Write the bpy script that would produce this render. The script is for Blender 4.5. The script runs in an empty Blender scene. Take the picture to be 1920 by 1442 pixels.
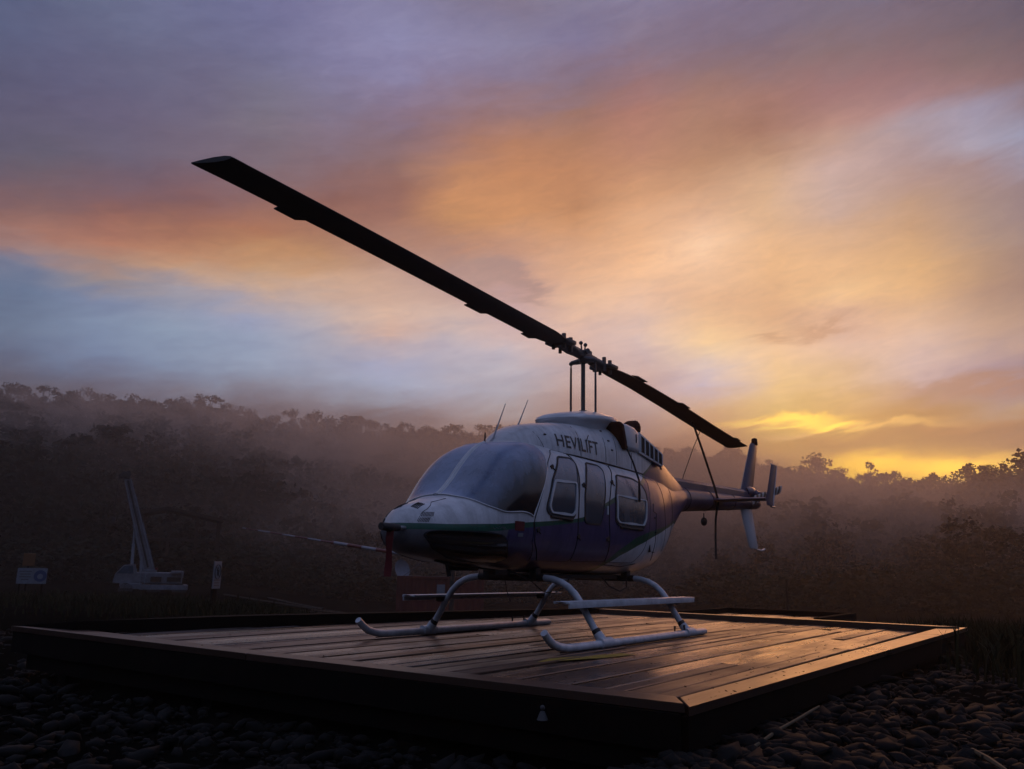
import bpy, bmesh, math, random
import numpy as np
from mathutils import Vector, Matrix
rnd = random.Random(7); rng = np.random.default_rng(11)
SC = bpy.context.scene
COL = SC.collection
R = math.radians

# ------------------------------------------------------------------ camera
# World frame: the helicopter stands at the origin, nose along +X, port side +Y, deck boards at z = 0.
CAM = np.array([8.925, 5.178, 0.736])
FWD = np.array([-0.82382, -0.56685]); RGT = np.array([-0.56685, 0.82382])
PITCH, ROLL = 0.2168, 0.0203
def P(az, dist, z=0.0):
    a = R(az); q = FWD * math.cos(a) + RGT * math.sin(a)
    return (CAM[0] + q[0] * dist, CAM[1] + q[1] * dist, z)
cam_d = bpy.data.cameras.new('camera'); cam = bpy.data.objects.new('camera', cam_d); COL.objects.link(cam); SC.camera = cam
cam_d.sensor_width = 36; cam_d.lens = 29.436; cam_d.clip_start = 0.05; cam_d.clip_end = 5000
f3 = Vector((FWD[0] * math.cos(PITCH), FWD[1] * math.cos(PITCH), math.sin(PITCH)))
r3 = Vector((RGT[0], RGT[1], 0)); u3 = r3.cross(f3)
ca, sa = math.cos(ROLL), math.sin(ROLL)
xx = r3 * ca + u3 * sa; yy = u3 * ca - r3 * sa
M4 = Matrix((xx, yy, -f3)).transposed().to_4x4(); M4.translation = Vector(CAM); cam.matrix_world = M4

# ------------------------------------------------------------------ light and exposure
SC.view_settings.view_transform = 'Standard'; SC.view_settings.look = 'None'
SC.view_settings.exposure = 0.0; SC.view_settings.gamma = 1.0
SC.render.engine = 'CYCLES'
SC.cycles.use_denoising = True
SC.cycles.caustics_reflective = False; SC.cycles.caustics_refractive = False; SC.cycles.max_bounces = 6; SC.cycles.volume_bounces = 0; SC.cycles.transparent_max_bounces = 16
SC.cycles.volume_step_rate = 2.0; SC.cycles.volume_max_steps = 128
SUN_AZ, SUN_EL = 22.3, 7.5
sd = P(SUN_AZ, 1.0); sun_dir = Vector((sd[0] - CAM[0], sd[1] - CAM[1], math.tan(R(SUN_EL)))).normalized()
sun_d = bpy.data.lights.new('sun', 'SUN'); sun_d.energy = 0.85; sun_d.angle = R(34); sun_d.color = (1.0, 0.38, 0.12)
sun = bpy.data.objects.new('sun', sun_d); COL.objects.link(sun)
sun.rotation_mode = 'QUATERNION'; sun.rotation_quaternion = sun_dir.to_track_quat('Z', 'Y')

# ------------------------------------------------------------------ sky: dusk clouds over a dim Nishita sky
def lin(h):
    o = []
    for c in (h[0] / 255, h[1] / 255, h[2] / 255):
        o.append(c / 12.92 if c <= 0.04045 else ((c + 0.055) / 1.055) ** 2.4)
    return o
SKY_EL = [4, 6, 7.2, 8.4, 9.6, 10.8, 12, 13.2, 14.4, 15.6, 16.8, 18, 19.2, 20.4, 21.6, 22.8, 24, 25.4, 27, 28.6, 30.4, 32.4, 34.6, 37]
# one row per azimuth (degrees right of the view direction), one (red, green, blue) per elevation above
SKY = {
 -36: [(87, 89, 106), (87, 89, 106), (87, 89, 106), (87, 89, 106), (88, 94, 116), (90, 107, 139), (96, 114, 144), (102, 121, 150), (102, 122, 151), (109, 124, 152), (132, 127, 146), (153, 103, 93), (128, 94, 92), (105, 83, 97), (94, 83, 103), (90, 85, 107), (89, 85, 110), (88, 85, 113), (86, 87, 115), (85, 89, 119), (82, 91, 124), (81, 91, 125), (81, 91, 125), (83, 92, 126)],
 -31.5: [(87, 89, 106), (87, 89, 106), (88, 89, 107), (88, 90, 108), (89, 91, 109), (93, 105, 133), (98, 115, 146), (104, 122, 151), (104, 123, 153), (101, 122, 154), (119, 128, 154), (163, 132, 129), (164, 114, 99), (136, 98, 94), (110, 87, 96), (100, 89, 103), (94, 89, 108), (93, 88, 112), (91, 88, 117), (91, 91, 122), (93, 96, 128), (97, 105, 135), (98, 106, 136), (100, 107, 138)],
 -27: [(103, 104, 124), (103, 105, 125), (104, 105, 126), (104, 106, 126), (105, 106, 127), (112, 128, 161), (118, 141, 178), (124, 145, 178), (126, 145, 176), (124, 139, 172), (152, 141, 145), (178, 137, 118), (184, 123, 96), (152, 99, 85), (128, 91, 94), (113, 90, 103), (105, 93, 112), (100, 93, 116), (97, 90, 117), (97, 94, 123), (98, 100, 130), (104, 109, 141), (108, 114, 149), (109, 114, 149)],
 -22.5: [(115, 116, 138), (115, 117, 138), (115, 117, 138), (115, 117, 138), (116, 117, 138), (126, 135, 161), (136, 155, 185), (138, 157, 186), (140, 160, 188), (148, 159, 184), (166, 160, 171), (208, 165, 132), (196, 139, 102), (173, 115, 85), (153, 100, 82), (135, 92, 90), (125, 95, 103), (115, 100, 116), (109, 99, 120), (104, 98, 124), (103, 100, 129), (103, 104, 137), (107, 111, 149), (106, 110, 149)],
 -18: [(125, 124, 142), (125, 124, 142), (126, 125, 142), (126, 125, 142), (127, 127, 145), (137, 145, 168), (149, 165, 192), (152, 169, 197), (154, 170, 198), (156, 166, 197), (173, 166, 179), (203, 170, 149), (205, 159, 118), (195, 139, 94), (174, 113, 81), (156, 106, 89), (138, 100, 98), (124, 101, 109), (118, 105, 119), (117, 110, 127), (115, 112, 136), (112, 112, 146), (111, 111, 150), (111, 111, 151)],
 -13.5: [(133, 128, 143), (133, 129, 143), (133, 129, 143), (134, 129, 142), (135, 131, 146), (144, 148, 168), (153, 164, 190), (163, 173, 199), (174, 176, 195), (185, 178, 188), (197, 179, 177), (208, 176, 159), (211, 167, 134), (191, 141, 100), (168, 118, 91), (152, 104, 88), (141, 94, 83), (135, 100, 100), (130, 108, 120), (126, 111, 131), (123, 116, 144), (128, 125, 162), (128, 126, 164), (127, 125, 162)],
 -9: [(140, 127, 134), (140, 127, 134), (140, 126, 134), (140, 126, 134), (149, 142, 154), (178, 197, 224), (177, 196, 228), (169, 180, 214), (193, 181, 192), (224, 186, 169), (230, 193, 171), (219, 181, 160), (206, 168, 148), (191, 151, 133), (171, 126, 109), (158, 110, 94), (152, 103, 88), (147, 100, 87), (137, 103, 101), (131, 106, 117), (129, 112, 137), (136, 131, 168), (136, 135, 174), (130, 127, 162)],
 -4.5: [(150, 131, 132), (151, 131, 132), (151, 131, 132), (151, 131, 132), (153, 136, 139), (167, 167, 184), (178, 187, 212), (184, 186, 206), (190, 185, 201), (203, 187, 190), (216, 189, 179), (204, 173, 163), (185, 152, 144), (179, 140, 128), (184, 135, 113), (188, 134, 100), (193, 136, 91), (204, 141, 93), (193, 134, 96), (159, 114, 102), (141, 113, 124), (136, 125, 155), (134, 130, 166), (122, 116, 145)],
 0: [(156, 132, 125), (156, 132, 125), (156, 132, 125), (156, 132, 125), (157, 133, 127), (165, 162, 171), (175, 185, 205), (188, 192, 210), (199, 192, 204), (208, 184, 185), (206, 176, 175), (200, 167, 168), (199, 160, 153), (199, 154, 135), (200, 148, 118), (207, 149, 107), (212, 148, 98), (204, 141, 94), (196, 133, 89), (184, 126, 92), (151, 113, 109), (132, 118, 143), (132, 128, 160), (122, 113, 138)],
 4.5: [(162, 128, 115), (162, 128, 115), (162, 128, 115), (162, 128, 115), (168, 140, 133), (175, 153, 152), (184, 164, 165), (193, 174, 177), (204, 179, 176), (216, 183, 173), (227, 189, 168), (236, 193, 162), (233, 186, 152), (230, 179, 142), (222, 168, 129), (206, 150, 109), (191, 134, 92), (189, 131, 91), (187, 128, 90), (175, 122, 92), (153, 111, 98), (132, 110, 124), (121, 115, 150), (124, 119, 147)],
 9: [(168, 128, 111), (168, 128, 111), (168, 128, 111), (168, 128, 111), (181, 159, 159), (191, 179, 187), (195, 175, 178), (201, 179, 179), (207, 187, 189), (214, 192, 190), (224, 193, 179), (233, 193, 168), (240, 194, 159), (246, 194, 152), (244, 189, 144), (233, 179, 136), (223, 168, 127), (211, 155, 114), (191, 136, 106), (179, 125, 104), (169, 116, 104), (147, 111, 116), (127, 114, 137), (130, 124, 155)],
 13.5: [(194, 144, 110), (193, 144, 110), (193, 144, 110), (195, 146, 109), (206, 161, 115), (208, 176, 144), (190, 187, 210), (212, 200, 202), (242, 214, 178), (248, 211, 162), (238, 197, 154), (228, 183, 147), (235, 191, 155), (245, 201, 165), (254, 211, 174), (237, 191, 156), (219, 172, 137), (199, 152, 119), (178, 131, 101), (170, 124, 101), (163, 119, 104), (140, 109, 110), (120, 104, 124), (120, 112, 142)],
 18: [(214, 165, 95), (213, 164, 95), (207, 160, 94), (220, 175, 75), (210, 179, 87), (220, 189, 118), (234, 200, 144), (240, 204, 156), (243, 204, 163), (227, 186, 147), (211, 167, 131), (221, 175, 133), (227, 180, 135), (234, 185, 137), (228, 182, 140), (220, 179, 142), (215, 175, 140), (210, 169, 137), (175, 132, 107), (152, 108, 91), (159, 115, 104), (130, 105, 113), (116, 104, 125), (116, 107, 135)],
 22.5: [(236, 187, 87), (236, 187, 87), (201, 161, 80), (171, 138, 75), (194, 152, 82), (209, 173, 114), (215, 184, 145), (215, 185, 162), (215, 184, 169), (211, 176, 159), (216, 176, 149), (237, 194, 145), (232, 186, 138), (224, 179, 136), (208, 171, 144), (194, 165, 153), (197, 170, 162), (199, 170, 164), (188, 152, 138), (173, 131, 122), (153, 112, 114), (128, 105, 110), (115, 104, 122), (112, 104, 127)],
 27: [(223, 181, 87), (224, 181, 87), (162, 129, 75), (136, 106, 70), (160, 123, 76), (159, 132, 122), (181, 164, 171), (204, 183, 181), (217, 187, 171), (217, 181, 154), (217, 176, 136), (221, 176, 127), (221, 175, 123), (209, 166, 122), (195, 155, 120), (184, 150, 127), (174, 145, 138), (170, 148, 151), (168, 154, 165), (163, 126, 131), (143, 108, 112), (120, 99, 108), (109, 101, 123), (109, 101, 123)],
 31: [(199, 164, 96), (200, 165, 95), (131, 106, 87), (118, 94, 81), (150, 133, 119), (133, 122, 140), (147, 137, 158), (172, 152, 151), (183, 155, 138), (170, 143, 127), (162, 133, 118), (165, 135, 113), (166, 137, 117), (161, 137, 124), (156, 135, 129), (155, 133, 131), (155, 133, 138), (159, 156, 177), (155, 151, 175), (142, 110, 114), (123, 101, 105), (106, 93, 107), (98, 89, 111), (99, 90, 112)],
 35: [(196, 162, 97), (196, 162, 97), (123, 99, 87), (129, 109, 98), (175, 164, 147), (110, 101, 126), (135, 120, 131), (160, 139, 136), (156, 135, 131), (142, 122, 121), (127, 109, 111), (126, 110, 116), (128, 114, 124), (130, 119, 132), (124, 114, 131), (119, 111, 133), (134, 141, 170), (140, 150, 181), (120, 98, 108), (111, 90, 99), (101, 88, 101), (89, 84, 104), (89, 84, 104), (89, 84, 105)],
}
# rest of the dome, outside the frame: the dusk side, cool and dimmer
_bk = [(90, 94, 116), (92, 96, 120), (96, 102, 128), (100, 108, 140), (104, 114, 148), (108, 120, 156), (112, 124, 162), (116, 128, 168), (120, 132, 174)]
BACK = {-180: _bk, -75: [(92, 96, 118), (96, 101, 124), (100, 107, 132), (104, 114, 142), (110, 120, 152), (114, 124, 160), (118, 128, 164), (122, 132, 170), (126, 136, 176)],
        62: [(92, 92, 108), (93, 95, 114), (96, 100, 124), (100, 107, 134), (104, 113, 144), (107, 118, 152), (110, 122, 158), (113, 125, 164), (116, 128, 168)],
        85: _bk, 180: _bk}
SKY_GAIN = 1.0
world = bpy.data.worlds.new('World'); SC.world = world; world.use_nodes = True
nt = world.node_tree; nt.nodes.clear()
class NG:
    def __init__(s, nt): s.nt = nt
    def n(s, t, **k):
        x = s.nt.nodes.new(t)
        for a, b in k.items(): setattr(x, a, b)
        return x
    def put(s, sock, v):
        if isinstance(v, bpy.types.NodeSocket): s.nt.links.new(v, sock)
        elif v is not None:
            if hasattr(sock, 'default_value') and sock.type in ('RGBA',) and len(v) == 3: v = (*v, 1)
            sock.default_value = v
    def m(s, op, a, b=None, c=None, clamp=False):
        x = s.n('ShaderNodeMath', operation=op, use_clamp=clamp)
        for i, v in enumerate((a, b, c)): s.put(x.inputs[i], v)
        return x.outputs[0]
    def dot(s, a, v):
        x = s.n('ShaderNodeVectorMath', operation='DOT_PRODUCT'); s.put(x.inputs[0], a); s.put(x.inputs[1], v); return x.outputs['Value']
    def mix(s, f, a, b, blend='MIX'):
        x = s.n('ShaderNodeMix', data_type='RGBA', blend_type=blend); s.put(x.inputs[0], f); s.put(x.inputs[6], a); s.put(x.inputs[7], b); return x.outputs[2]
    def ramp(s, f, stops, interp='LINEAR'):
        x = s.n('ShaderNodeValToRGB'); e = x.color_ramp; e.interpolation = interp
        while len(e.elements) < len(stops): e.elements.new(0.5)
        for el, (p, c) in zip(e.elements, stops): el.position = p
        for el, (p, c) in zip(e.elements, stops):
            el.position = p; el.color = (c, c, c, 1) if isinstance(c, (int, float)) else (*c[:3], 1)
        s.put(x.inputs[0], f); return x.outputs[0]
    def noise(s, v, scale, detail=4, rough=0.5, dist=0.0):
        x = s.n('ShaderNodeTexNoise'); s.put(x.inputs['Vector'], v); x.inputs['Scale'].default_value = scale
        x.inputs['Detail'].default_value = detail; x.inputs['Roughness'].default_value = rough; x.inputs['Distortion'].default_value = dist
        return x.outputs['Fac']
    def vec(s, x, y, z):
        c = s.n('ShaderNodeCombineXYZ')
        for i, v in enumerate((x, y, z)): s.put(c.inputs[i], v)
        return c.outputs[0]
g = NG(nt)
dirv = g.n('ShaderNodeTexCoord').outputs['Generated']
fd = g.dot(dirv, (FWD[0], FWD[1], 0)); rd = g.dot(dirv, (RGT[0], RGT[1], 0)); ud = g.dot(dirv, (0, 0, 1))
az = g.m('MULTIPLY', g.m('ARCTAN2', rd, fd), 57.29578); el = g.m('MULTIPLY', g.m('ARCSINE', ud), 57.29578)
# long soft streaks that lean up towards the right, plus finer wisps
elr = g.m('SUBTRACT', el, g.m('MULTIPLY', az, 0.16))
nA = g.noise(g.vec(g.m('MULTIPLY', az, 0.045), g.m('MULTIPLY', elr, 0.16), 3.1), 1.0, 5, 0.55, 0.6)
nB = g.noise(g.vec(g.m('MULTIPLY', az, 0.06), g.m('MULTIPLY', elr, 0.35), 9.7), 1.0, 6, 0.6, 0.8)
nC = g.noise(g.vec(g.m('MULTIPLY', az, 0.22), g.m('MULTIPLY', elr, 0.8), 21.7), 1.0, 6, 0.62, 0.5)
nD = g.noise(g.vec(g.m('MULTIPLY', az, 0.5), g.m('MULTIPLY', elr, 1.5), 41.0), 1.0, 7, 0.66, 0.9)
el2 = g.m('ADD', el, g.m('MULTIPLY', g.m('SUBTRACT', nA, 0.5), 2.6))
el2 = g.m('ADD', el2, g.m('MULTIPLY', g.m('SUBTRACT', nC, 0.5), 2.2))
az2 = g.m('ADD', az, g.m('MULTIPLY', g.m('SUBTRACT', nB, 0.5), 3.5))
fac = g.m('DIVIDE', g.m('ADD', el2, 4.0), 64.0, clamp=True)
allc = {}; allc.update(SKY); allc.update(BACK)
out = None; prev = None
for a in sorted(allc):
    hs_ = allc[a]; es_ = SKY_EL if len(hs_) == len(SKY_EL) else list(np.linspace(4, 37, len(hs_)))
    st = [((e + 4.0) / 64.0, lin(h)) for e, h in zip(es_, hs_)]
    st = [(0.0, st[0][1])] + st + [((48 + 4) / 64.0, [0.6 * x + 0.4 * y for x, y in zip(st[-1][1], lin((126, 136, 176)))]), (1.0, lin((126, 136, 176)))]
    c = g.ramp(fac, st)
    if out is None: out = c
    else:
        t = g.m('DIVIDE', g.m('SUBTRACT', az2, float(prev)), float(a - prev), clamp=True)
        out = g.mix(t, out, c)
    prev = a
# wispy light and dark within the clouds
wis = g.m('ADD', g.m('ADD', g.m('MULTIPLY', g.m('SUBTRACT', nB, 0.5), 0.26), g.m('MULTIPLY', g.m('SUBTRACT', nC, 0.5), 0.30)), g.m('MULTIPLY', g.m('SUBTRACT', nD, 0.5), 0.36))
out = g.mix(1.0, out, g.vec(g.m('ADD', 1.0, wis), g.m('ADD', 1.0, wis), g.m('ADD', 1.0, g.m('MULTIPLY', wis, 0.7))), 'MULTIPLY')
def lobe(a0, e0, sa_, se_, tilt=0.0, wa=0.0, we=0.0):
    da = g.m('ADD', g.m('SUBTRACT', az, a0), g.m('MULTIPLY', g.m('SUBTRACT', nB, 0.5), wa))
    de = g.m('SUBTRACT', g.m('ADD', g.m('SUBTRACT', el, e0), g.m('MULTIPLY', g.m('SUBTRACT', nC, 0.5), we)), g.m('MULTIPLY', da, tilt))
    q = g.m('ADD', g.m('POWER', g.m('ABSOLUTE', g.m('DIVIDE', da, sa_)), 2.0), g.m('POWER', g.m('ABSOLUTE', g.m('DIVIDE', de, se_)), 2.0))
    return g.m('EXPONENT', g.m('MULTIPLY', q, -1.0))
for (a0, e0, sx, sy, tl, wa, we, amt, colr) in (
        (-1.9, 20.0, 3.0, 0.9, -0.42, 7, 6, 0.55, lin((165, 138, 134))), (1.0, 19.0, 1.6, 0.5, -0.4, 6, 5, 0.5, lin((154, 127, 126))),
        (31.0, 11.3, 4.5, 0.45, -0.03, 6, 3, 0.6, lin((154, 111, 85))), (29.0, 9.0, 6.0, 0.45, 0.02, 6, 3, 0.5, lin((156, 112, 70))), (32.0, 7.6, 4.0, 0.5, 0.02, 6, 2, 0.6, lin((125, 100, 83))),
        (20.5, 8.5, 4.0, 0.5, 0.03, 5, 2.5, 0.55, lin((176, 130, 63))), (21.0, 15.6, 2.2, 0.45, 0.05, 6, 5, 0.5, lin((168, 121, 90))), (17.6, 15.2, 1.6, 0.35, 0.0, 5, 4, 0.45, lin((168, 121, 90))),
        (-8.0, 9.9, 5.0, 0.35, 0.0, 5, 2, 0.45, lin((125, 107, 116))), (18.8, 8.9, 1.6, 0.20, 0.06, 4, 1.6, 0.7, [0.95, 0.60, .22]),
        (16.8, 9.7, 2.4, 0.22, 0.03, 5, 2.4, 0.75, [1.5, 0.95, .2]), (19.0, 9.95, 2.2, 0.26, 0.02, 5, 2.6, 0.9, [1.8, 1.2, .12]), (23.5, 9.3, 4.0, 0.22, 0.0, 5, 2.4, 0.5, [1.4, 0.85, .2]), (20.9, 9.45, 1.4, 0.30, -0.1, 4, 2.6, 0.9, [1.9, 1.3, .12]),
        (22.8, 6.5, 2.5, 0.75, 0.0, 1.5, 1.2, 1.0, [4.6, 2.6, .05]), (26.0, 6.5, 4.5, 0.75, 0.0, 3, 1.4, 0.9, [2.6, 1.5, .08])):
    out = g.mix(g.m('MULTIPLY', lobe(a0, e0, sx, sy, tl, wa, we), amt), out, colr)
sky_t = g.n('ShaderNodeTexSky', sky_type='NISHITA', sun_disc=False, sun_elevation=R(SUN_EL), sun_rotation=math.atan2(sun_dir.x, sun_dir.y))
bgc = g.n('ShaderNodeBackground'); g.put(bgc.inputs[0], out); bgc.inputs[1].default_value = SKY_GAIN
bgn = g.n('ShaderNodeBackground'); g.put(bgn.inputs[0], sky_t.outputs[0]); bgn.inputs[1].default_value = 0.004
add = g.n('ShaderNodeAddShader'); nt.links.new(bgc.outputs[0], add.inputs[0]); nt.links.new(bgn.outputs[0], add.inputs[1])
wo = g.n('ShaderNodeOutputWorld'); nt.links.new(add.outputs[0], wo.inputs[0])

# ------------------------------------------------------------------ helpers: materials
def mat(name, color=(0.5, 0.5, 0.5), rough=0.5, metal=0.0, spec=0.5, var=0.0, vscale=6.0, bump=0.0, bscale=40.0, rvar=0.0, coat=0.0, coords='Object'):
    m = bpy.data.materials.new(name); m.use_nodes = True; n = NG(m.node_tree); b = m.node_tree.nodes['Principled BSDF']
    b.inputs['Roughness'].default_value = rough; b.inputs['Metallic'].default_value = metal; b.inputs['Specular IOR Level'].default_value = spec
    b.inputs['Coat Weight'].default_value = coat
    tc = n.n('ShaderNodeTexCoord').outputs[coords]
    c = (*color, 1); b.inputs['Base Color'].default_value = c
    if var > 0:
        f = n.noise(tc, vscale, 6, 0.6)
        d = [max(0, x * (1 - var)) for x in color]; l = [min(1, x * (1 + var)) for x in color]
        n.put(b.inputs['Base Color'], n.ramp(f, [(0.3, d), (0.7, l)]))
    if rvar > 0:
        f = n.noise(tc, vscale * 1.7, 5, 0.6)
        n.put(b.inputs['Roughness'], n.m('ADD', rough - rvar / 2, n.m('MULTIPLY', f, rvar)))
    if bump > 0:
        bp = n.n('ShaderNodeBump'); bp.inputs['Strength'].default_value = bump; bp.inputs['Distance'].default_value = 0.02
        n.put(bp.inputs['Height'], n.noise(tc, bscale, 5, 0.6)); n.put(b.inputs['Normal'], bp.outputs[0])
    return m
WHITE_C, PURPLE_C, GREEN_C = (0.62, 0.64, 0.67), (0.075, 0.062, 0.15), (0.010, 0.10, 0.065)

def paint_mat():
    m = bpy.data.materials.new('aircraft_paint'); m.use_nodes = True; n = NG(m.node_tree); b = m.node_tree.nodes['Principled BSDF']
    tc = n.n('ShaderNodeTexCoord').outputs['Object']
    sp = n.n('ShaderNodeSeparateXYZ'); n.put(sp.inputs[0], tc); x, z = sp.outputs[0], sp.outputs[2]
    fx = n.m('DIVIDE', n.m('ADD', x, 4.0), 8.0, clamp=True)
    def curve(pts): return n.m('MULTIPLY', n.ramp(fx, sorted([((a + 4) / 8, c / 3) for a, c in pts])), 3.0)
    top = curve([(3.4, 1.121), (2.93, 1.121), (2.41, 1.148), (1.95, 1.19), (1.48, 1.23), (1.13, 1.268), (.95, 1.297), (.475, 1.471), (.2, 1.574), (-.7, 1.86), (-.95, 1.972), (-1.21, 2.116), (-1.6, 2.35), (-2.2, 2.75)])
    bot = curve([(3.4, 1.066), (2.68, 1.064), (2.41, 1.085), (2.23, 1.111), (1.88, 1.147), (1.38, 1.197), (.96, 1.25), (.477, 1.42), (.2, 1.515), (-.7, 1.80), (-.95, 1.93), (-1.21, 2.085), (-1.6, 2.33), (-2.2, 2.73)])
    ltop = curve([(.36, .0), (.35, .60), (.2, .84), (.02, .97), (-.334, 1.124), (-.706, 1.215), (-1.42, 1.325), (-2.2, 1.45), (-2.6, 1.45), (-2.7, 0)])
    lbot = curve([(.26, .0), (.25, .60), (.123, .80), (-.079, .914), (-.474, 1.05), (-.881, 1.165), (-1.425, 1.285), (-2.2, 1.41), (-2.6, 1.41), (-2.7, 0)])
    lt = lambda a, c: n.m('LESS_THAN', a, c)
    purple = lt(z, bot); green = n.m('MULTIPLY', lt(z, top), n.m('SUBTRACT', 1.0, purple))
    lowg = lt(z, ltop); loww = lt(z, lbot)
    nose = n.m('MULTIPLY', n.m('GREATER_THAN', x, n.m('ADD', 2.32, n.m('MULTIPLY', n.m('SUBTRACT', 1.06, z), 0.25))), purple)
    dirt = n.noise(tc, 3.0, 6, 0.65); fine = n.noise(tc, 60.0, 3, 0.6)
    dm = n.ramp(n.m('ADD', dirt, n.m('MULTIPLY', n.m('SUBTRACT', fine, 0.5), 0.25)), [(0.28, 0.72), (0.62, 1.0)])
    c = n.mix(purple, WHITE_C, PURPLE_C); c = n.mix(green, c, GREEN_C); c = n.mix(lowg, c, GREEN_C); c = n.mix(loww, c, WHITE_C); c = n.mix(nose, c, (0.15, 0.155, 0.17))  # lower nose: white paint greyed, its underside shade put into the colour
    st = n.noise(n.vec(n.m('MULTIPLY', x, 9.0), n.m('MULTIPLY', sp.outputs[1], 3.0), n.m('MULTIPLY', z, 1.2)), 1.6, 6, 0.7)
    c = n.mix(1.0, c, dm, 'MULTIPLY'); c = n.mix(1.0, c, n.ramp(st, [(0.30, 0.70), (0.55, 1.0)]), 'MULTIPLY')
    n.put(b.inputs['Base Color'], c); n.put(b.inputs['Specular IOR Level'], n.m('SUBTRACT', 0.42, n.m('MULTIPLY', purple, 0.24)))
    n.put(b.inputs['Roughness'], n.m('ADD', 0.22, n.m('MULTIPLY', dirt, 0.22)))
    b.inputs['Coat Weight'].default_value = 0.10; b.inputs['Coat Roughness'].default_value = 0.2
    return m
def wood_mat(name, dark, light, r0, r1, bump=0.35, coat=0.0, sp_=1.0):
    m = bpy.data.materials.new(name); m.use_nodes = True; n = NG(m.node_tree); b = m.node_tree.nodes['Principled BSDF']
    tc = n.n('ShaderNodeTexCoord').outputs['Object']; sp = n.n('ShaderNodeSeparateXYZ'); n.put(sp.inputs[0], tc)
    at = n.n('ShaderNodeAttribute', attribute_name='plank').outputs['Fac']
    v = n.vec(n.m('MULTIPLY', sp.outputs[0], 0.7), n.m('MULTIPLY', sp.outputs[1], 9.0), n.m('ADD', n.m('MULTIPLY', sp.outputs[2], 9.0), n.m('MULTIPLY', at, 37.0)))
    grain = n.noise(v, 2.4, 8, 0.65, 0.4); big = n.noise(n.vec(n.m('MULTIPLY', sp.outputs[0], 0.5), sp.outputs[1], n.m('MULTIPLY', at, 11.0)), 1.3, 5, 0.6)
    fc = n.m('ADD', n.m('MULTIPLY', grain, 0.6), n.m('MULTIPLY', at, 0.4))
    n.put(b.inputs['Base Color'], n.ramp(fc, [(0.25, dark), (0.75, light)]))
    rr = n.m('ADD', n.m('MULTIPLY', big, 0.75), n.m('ADD', n.m('MULTIPLY', at, 0.30), n.m('MULTIPLY', n.m('SUBTRACT', grain, 0.5), 0.35)))
    n.put(b.inputs['Roughness'], n.ramp(rr, [(0.36, r0), (0.72, r1)]))
    n.put(b.inputs['Specular IOR Level'], n.ramp(rr, [(0.36, 0.8 * sp_), (0.75, 0.3 * sp_)]))
    n.put(b.inputs['Coat Weight'], n.ramp(rr, [(0.40, coat), (0.70, coat * .25)])); b.inputs['Coat Roughness'].default_value = 0.2
    bp = n.n('ShaderNodeBump'); bp.inputs['Strength'].default_value = bump; bp.inputs['Distance'].default_value = 0.006
    n.put(bp.inputs['Height'], n.m('ADD', n.m('MULTIPLY', grain, 0.8), n.m('MULTIPLY', n.noise(tc, 55, 4, 0.6), 0.25))); n.put(b.inputs['Normal'], bp.outputs[0])
    return m
def striped_mat(name, c1, c2, axis, period, duty=0.5, rough=0.4, obj='Object'):
    m = bpy.data.materials.new(name); m.use_nodes = True; n = NG(m.node_tree); b = m.node_tree.nodes['Principled BSDF']
    tc = n.n('ShaderNodeTexCoord').outputs[obj]; sp = n.n('ShaderNodeSeparateXYZ'); n.put(sp.inputs[0], tc)
    f = n.m('LESS_THAN', n.m('FRACT', n.m('DIVIDE', n.m('ADD', sp.outputs[axis], 50.0 * period), period)), duty)
    n.put(b.inputs['Base Color'], n.mix(f, c1, c2)); b.inputs['Roughness'].default_value = rough
    return m
def glass_mat(name, base, rough, dew_skylight, lo=0.12, hi=0.8):                # condensation plus painted sky brightness, lighter where the pane faces up
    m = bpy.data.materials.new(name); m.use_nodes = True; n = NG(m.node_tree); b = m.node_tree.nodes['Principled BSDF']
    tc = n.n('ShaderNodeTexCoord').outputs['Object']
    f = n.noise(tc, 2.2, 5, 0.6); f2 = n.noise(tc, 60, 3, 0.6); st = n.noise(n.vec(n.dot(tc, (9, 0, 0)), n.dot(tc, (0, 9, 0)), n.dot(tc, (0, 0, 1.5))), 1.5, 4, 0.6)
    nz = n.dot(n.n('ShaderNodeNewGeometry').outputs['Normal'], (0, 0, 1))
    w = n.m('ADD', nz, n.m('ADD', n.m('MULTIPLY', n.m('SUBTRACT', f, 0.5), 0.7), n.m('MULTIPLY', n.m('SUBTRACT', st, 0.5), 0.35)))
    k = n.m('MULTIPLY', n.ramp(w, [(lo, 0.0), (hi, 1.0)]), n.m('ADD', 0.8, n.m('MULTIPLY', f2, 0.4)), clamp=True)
    n.put(b.inputs['Base Color'], n.mix(k, base, dew_skylight)); b.inputs['IOR'].default_value = 1.5
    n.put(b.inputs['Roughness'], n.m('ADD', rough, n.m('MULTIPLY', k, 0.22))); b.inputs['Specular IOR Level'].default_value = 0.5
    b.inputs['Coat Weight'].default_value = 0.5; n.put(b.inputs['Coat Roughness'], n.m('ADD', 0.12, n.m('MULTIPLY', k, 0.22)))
    return m
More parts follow.
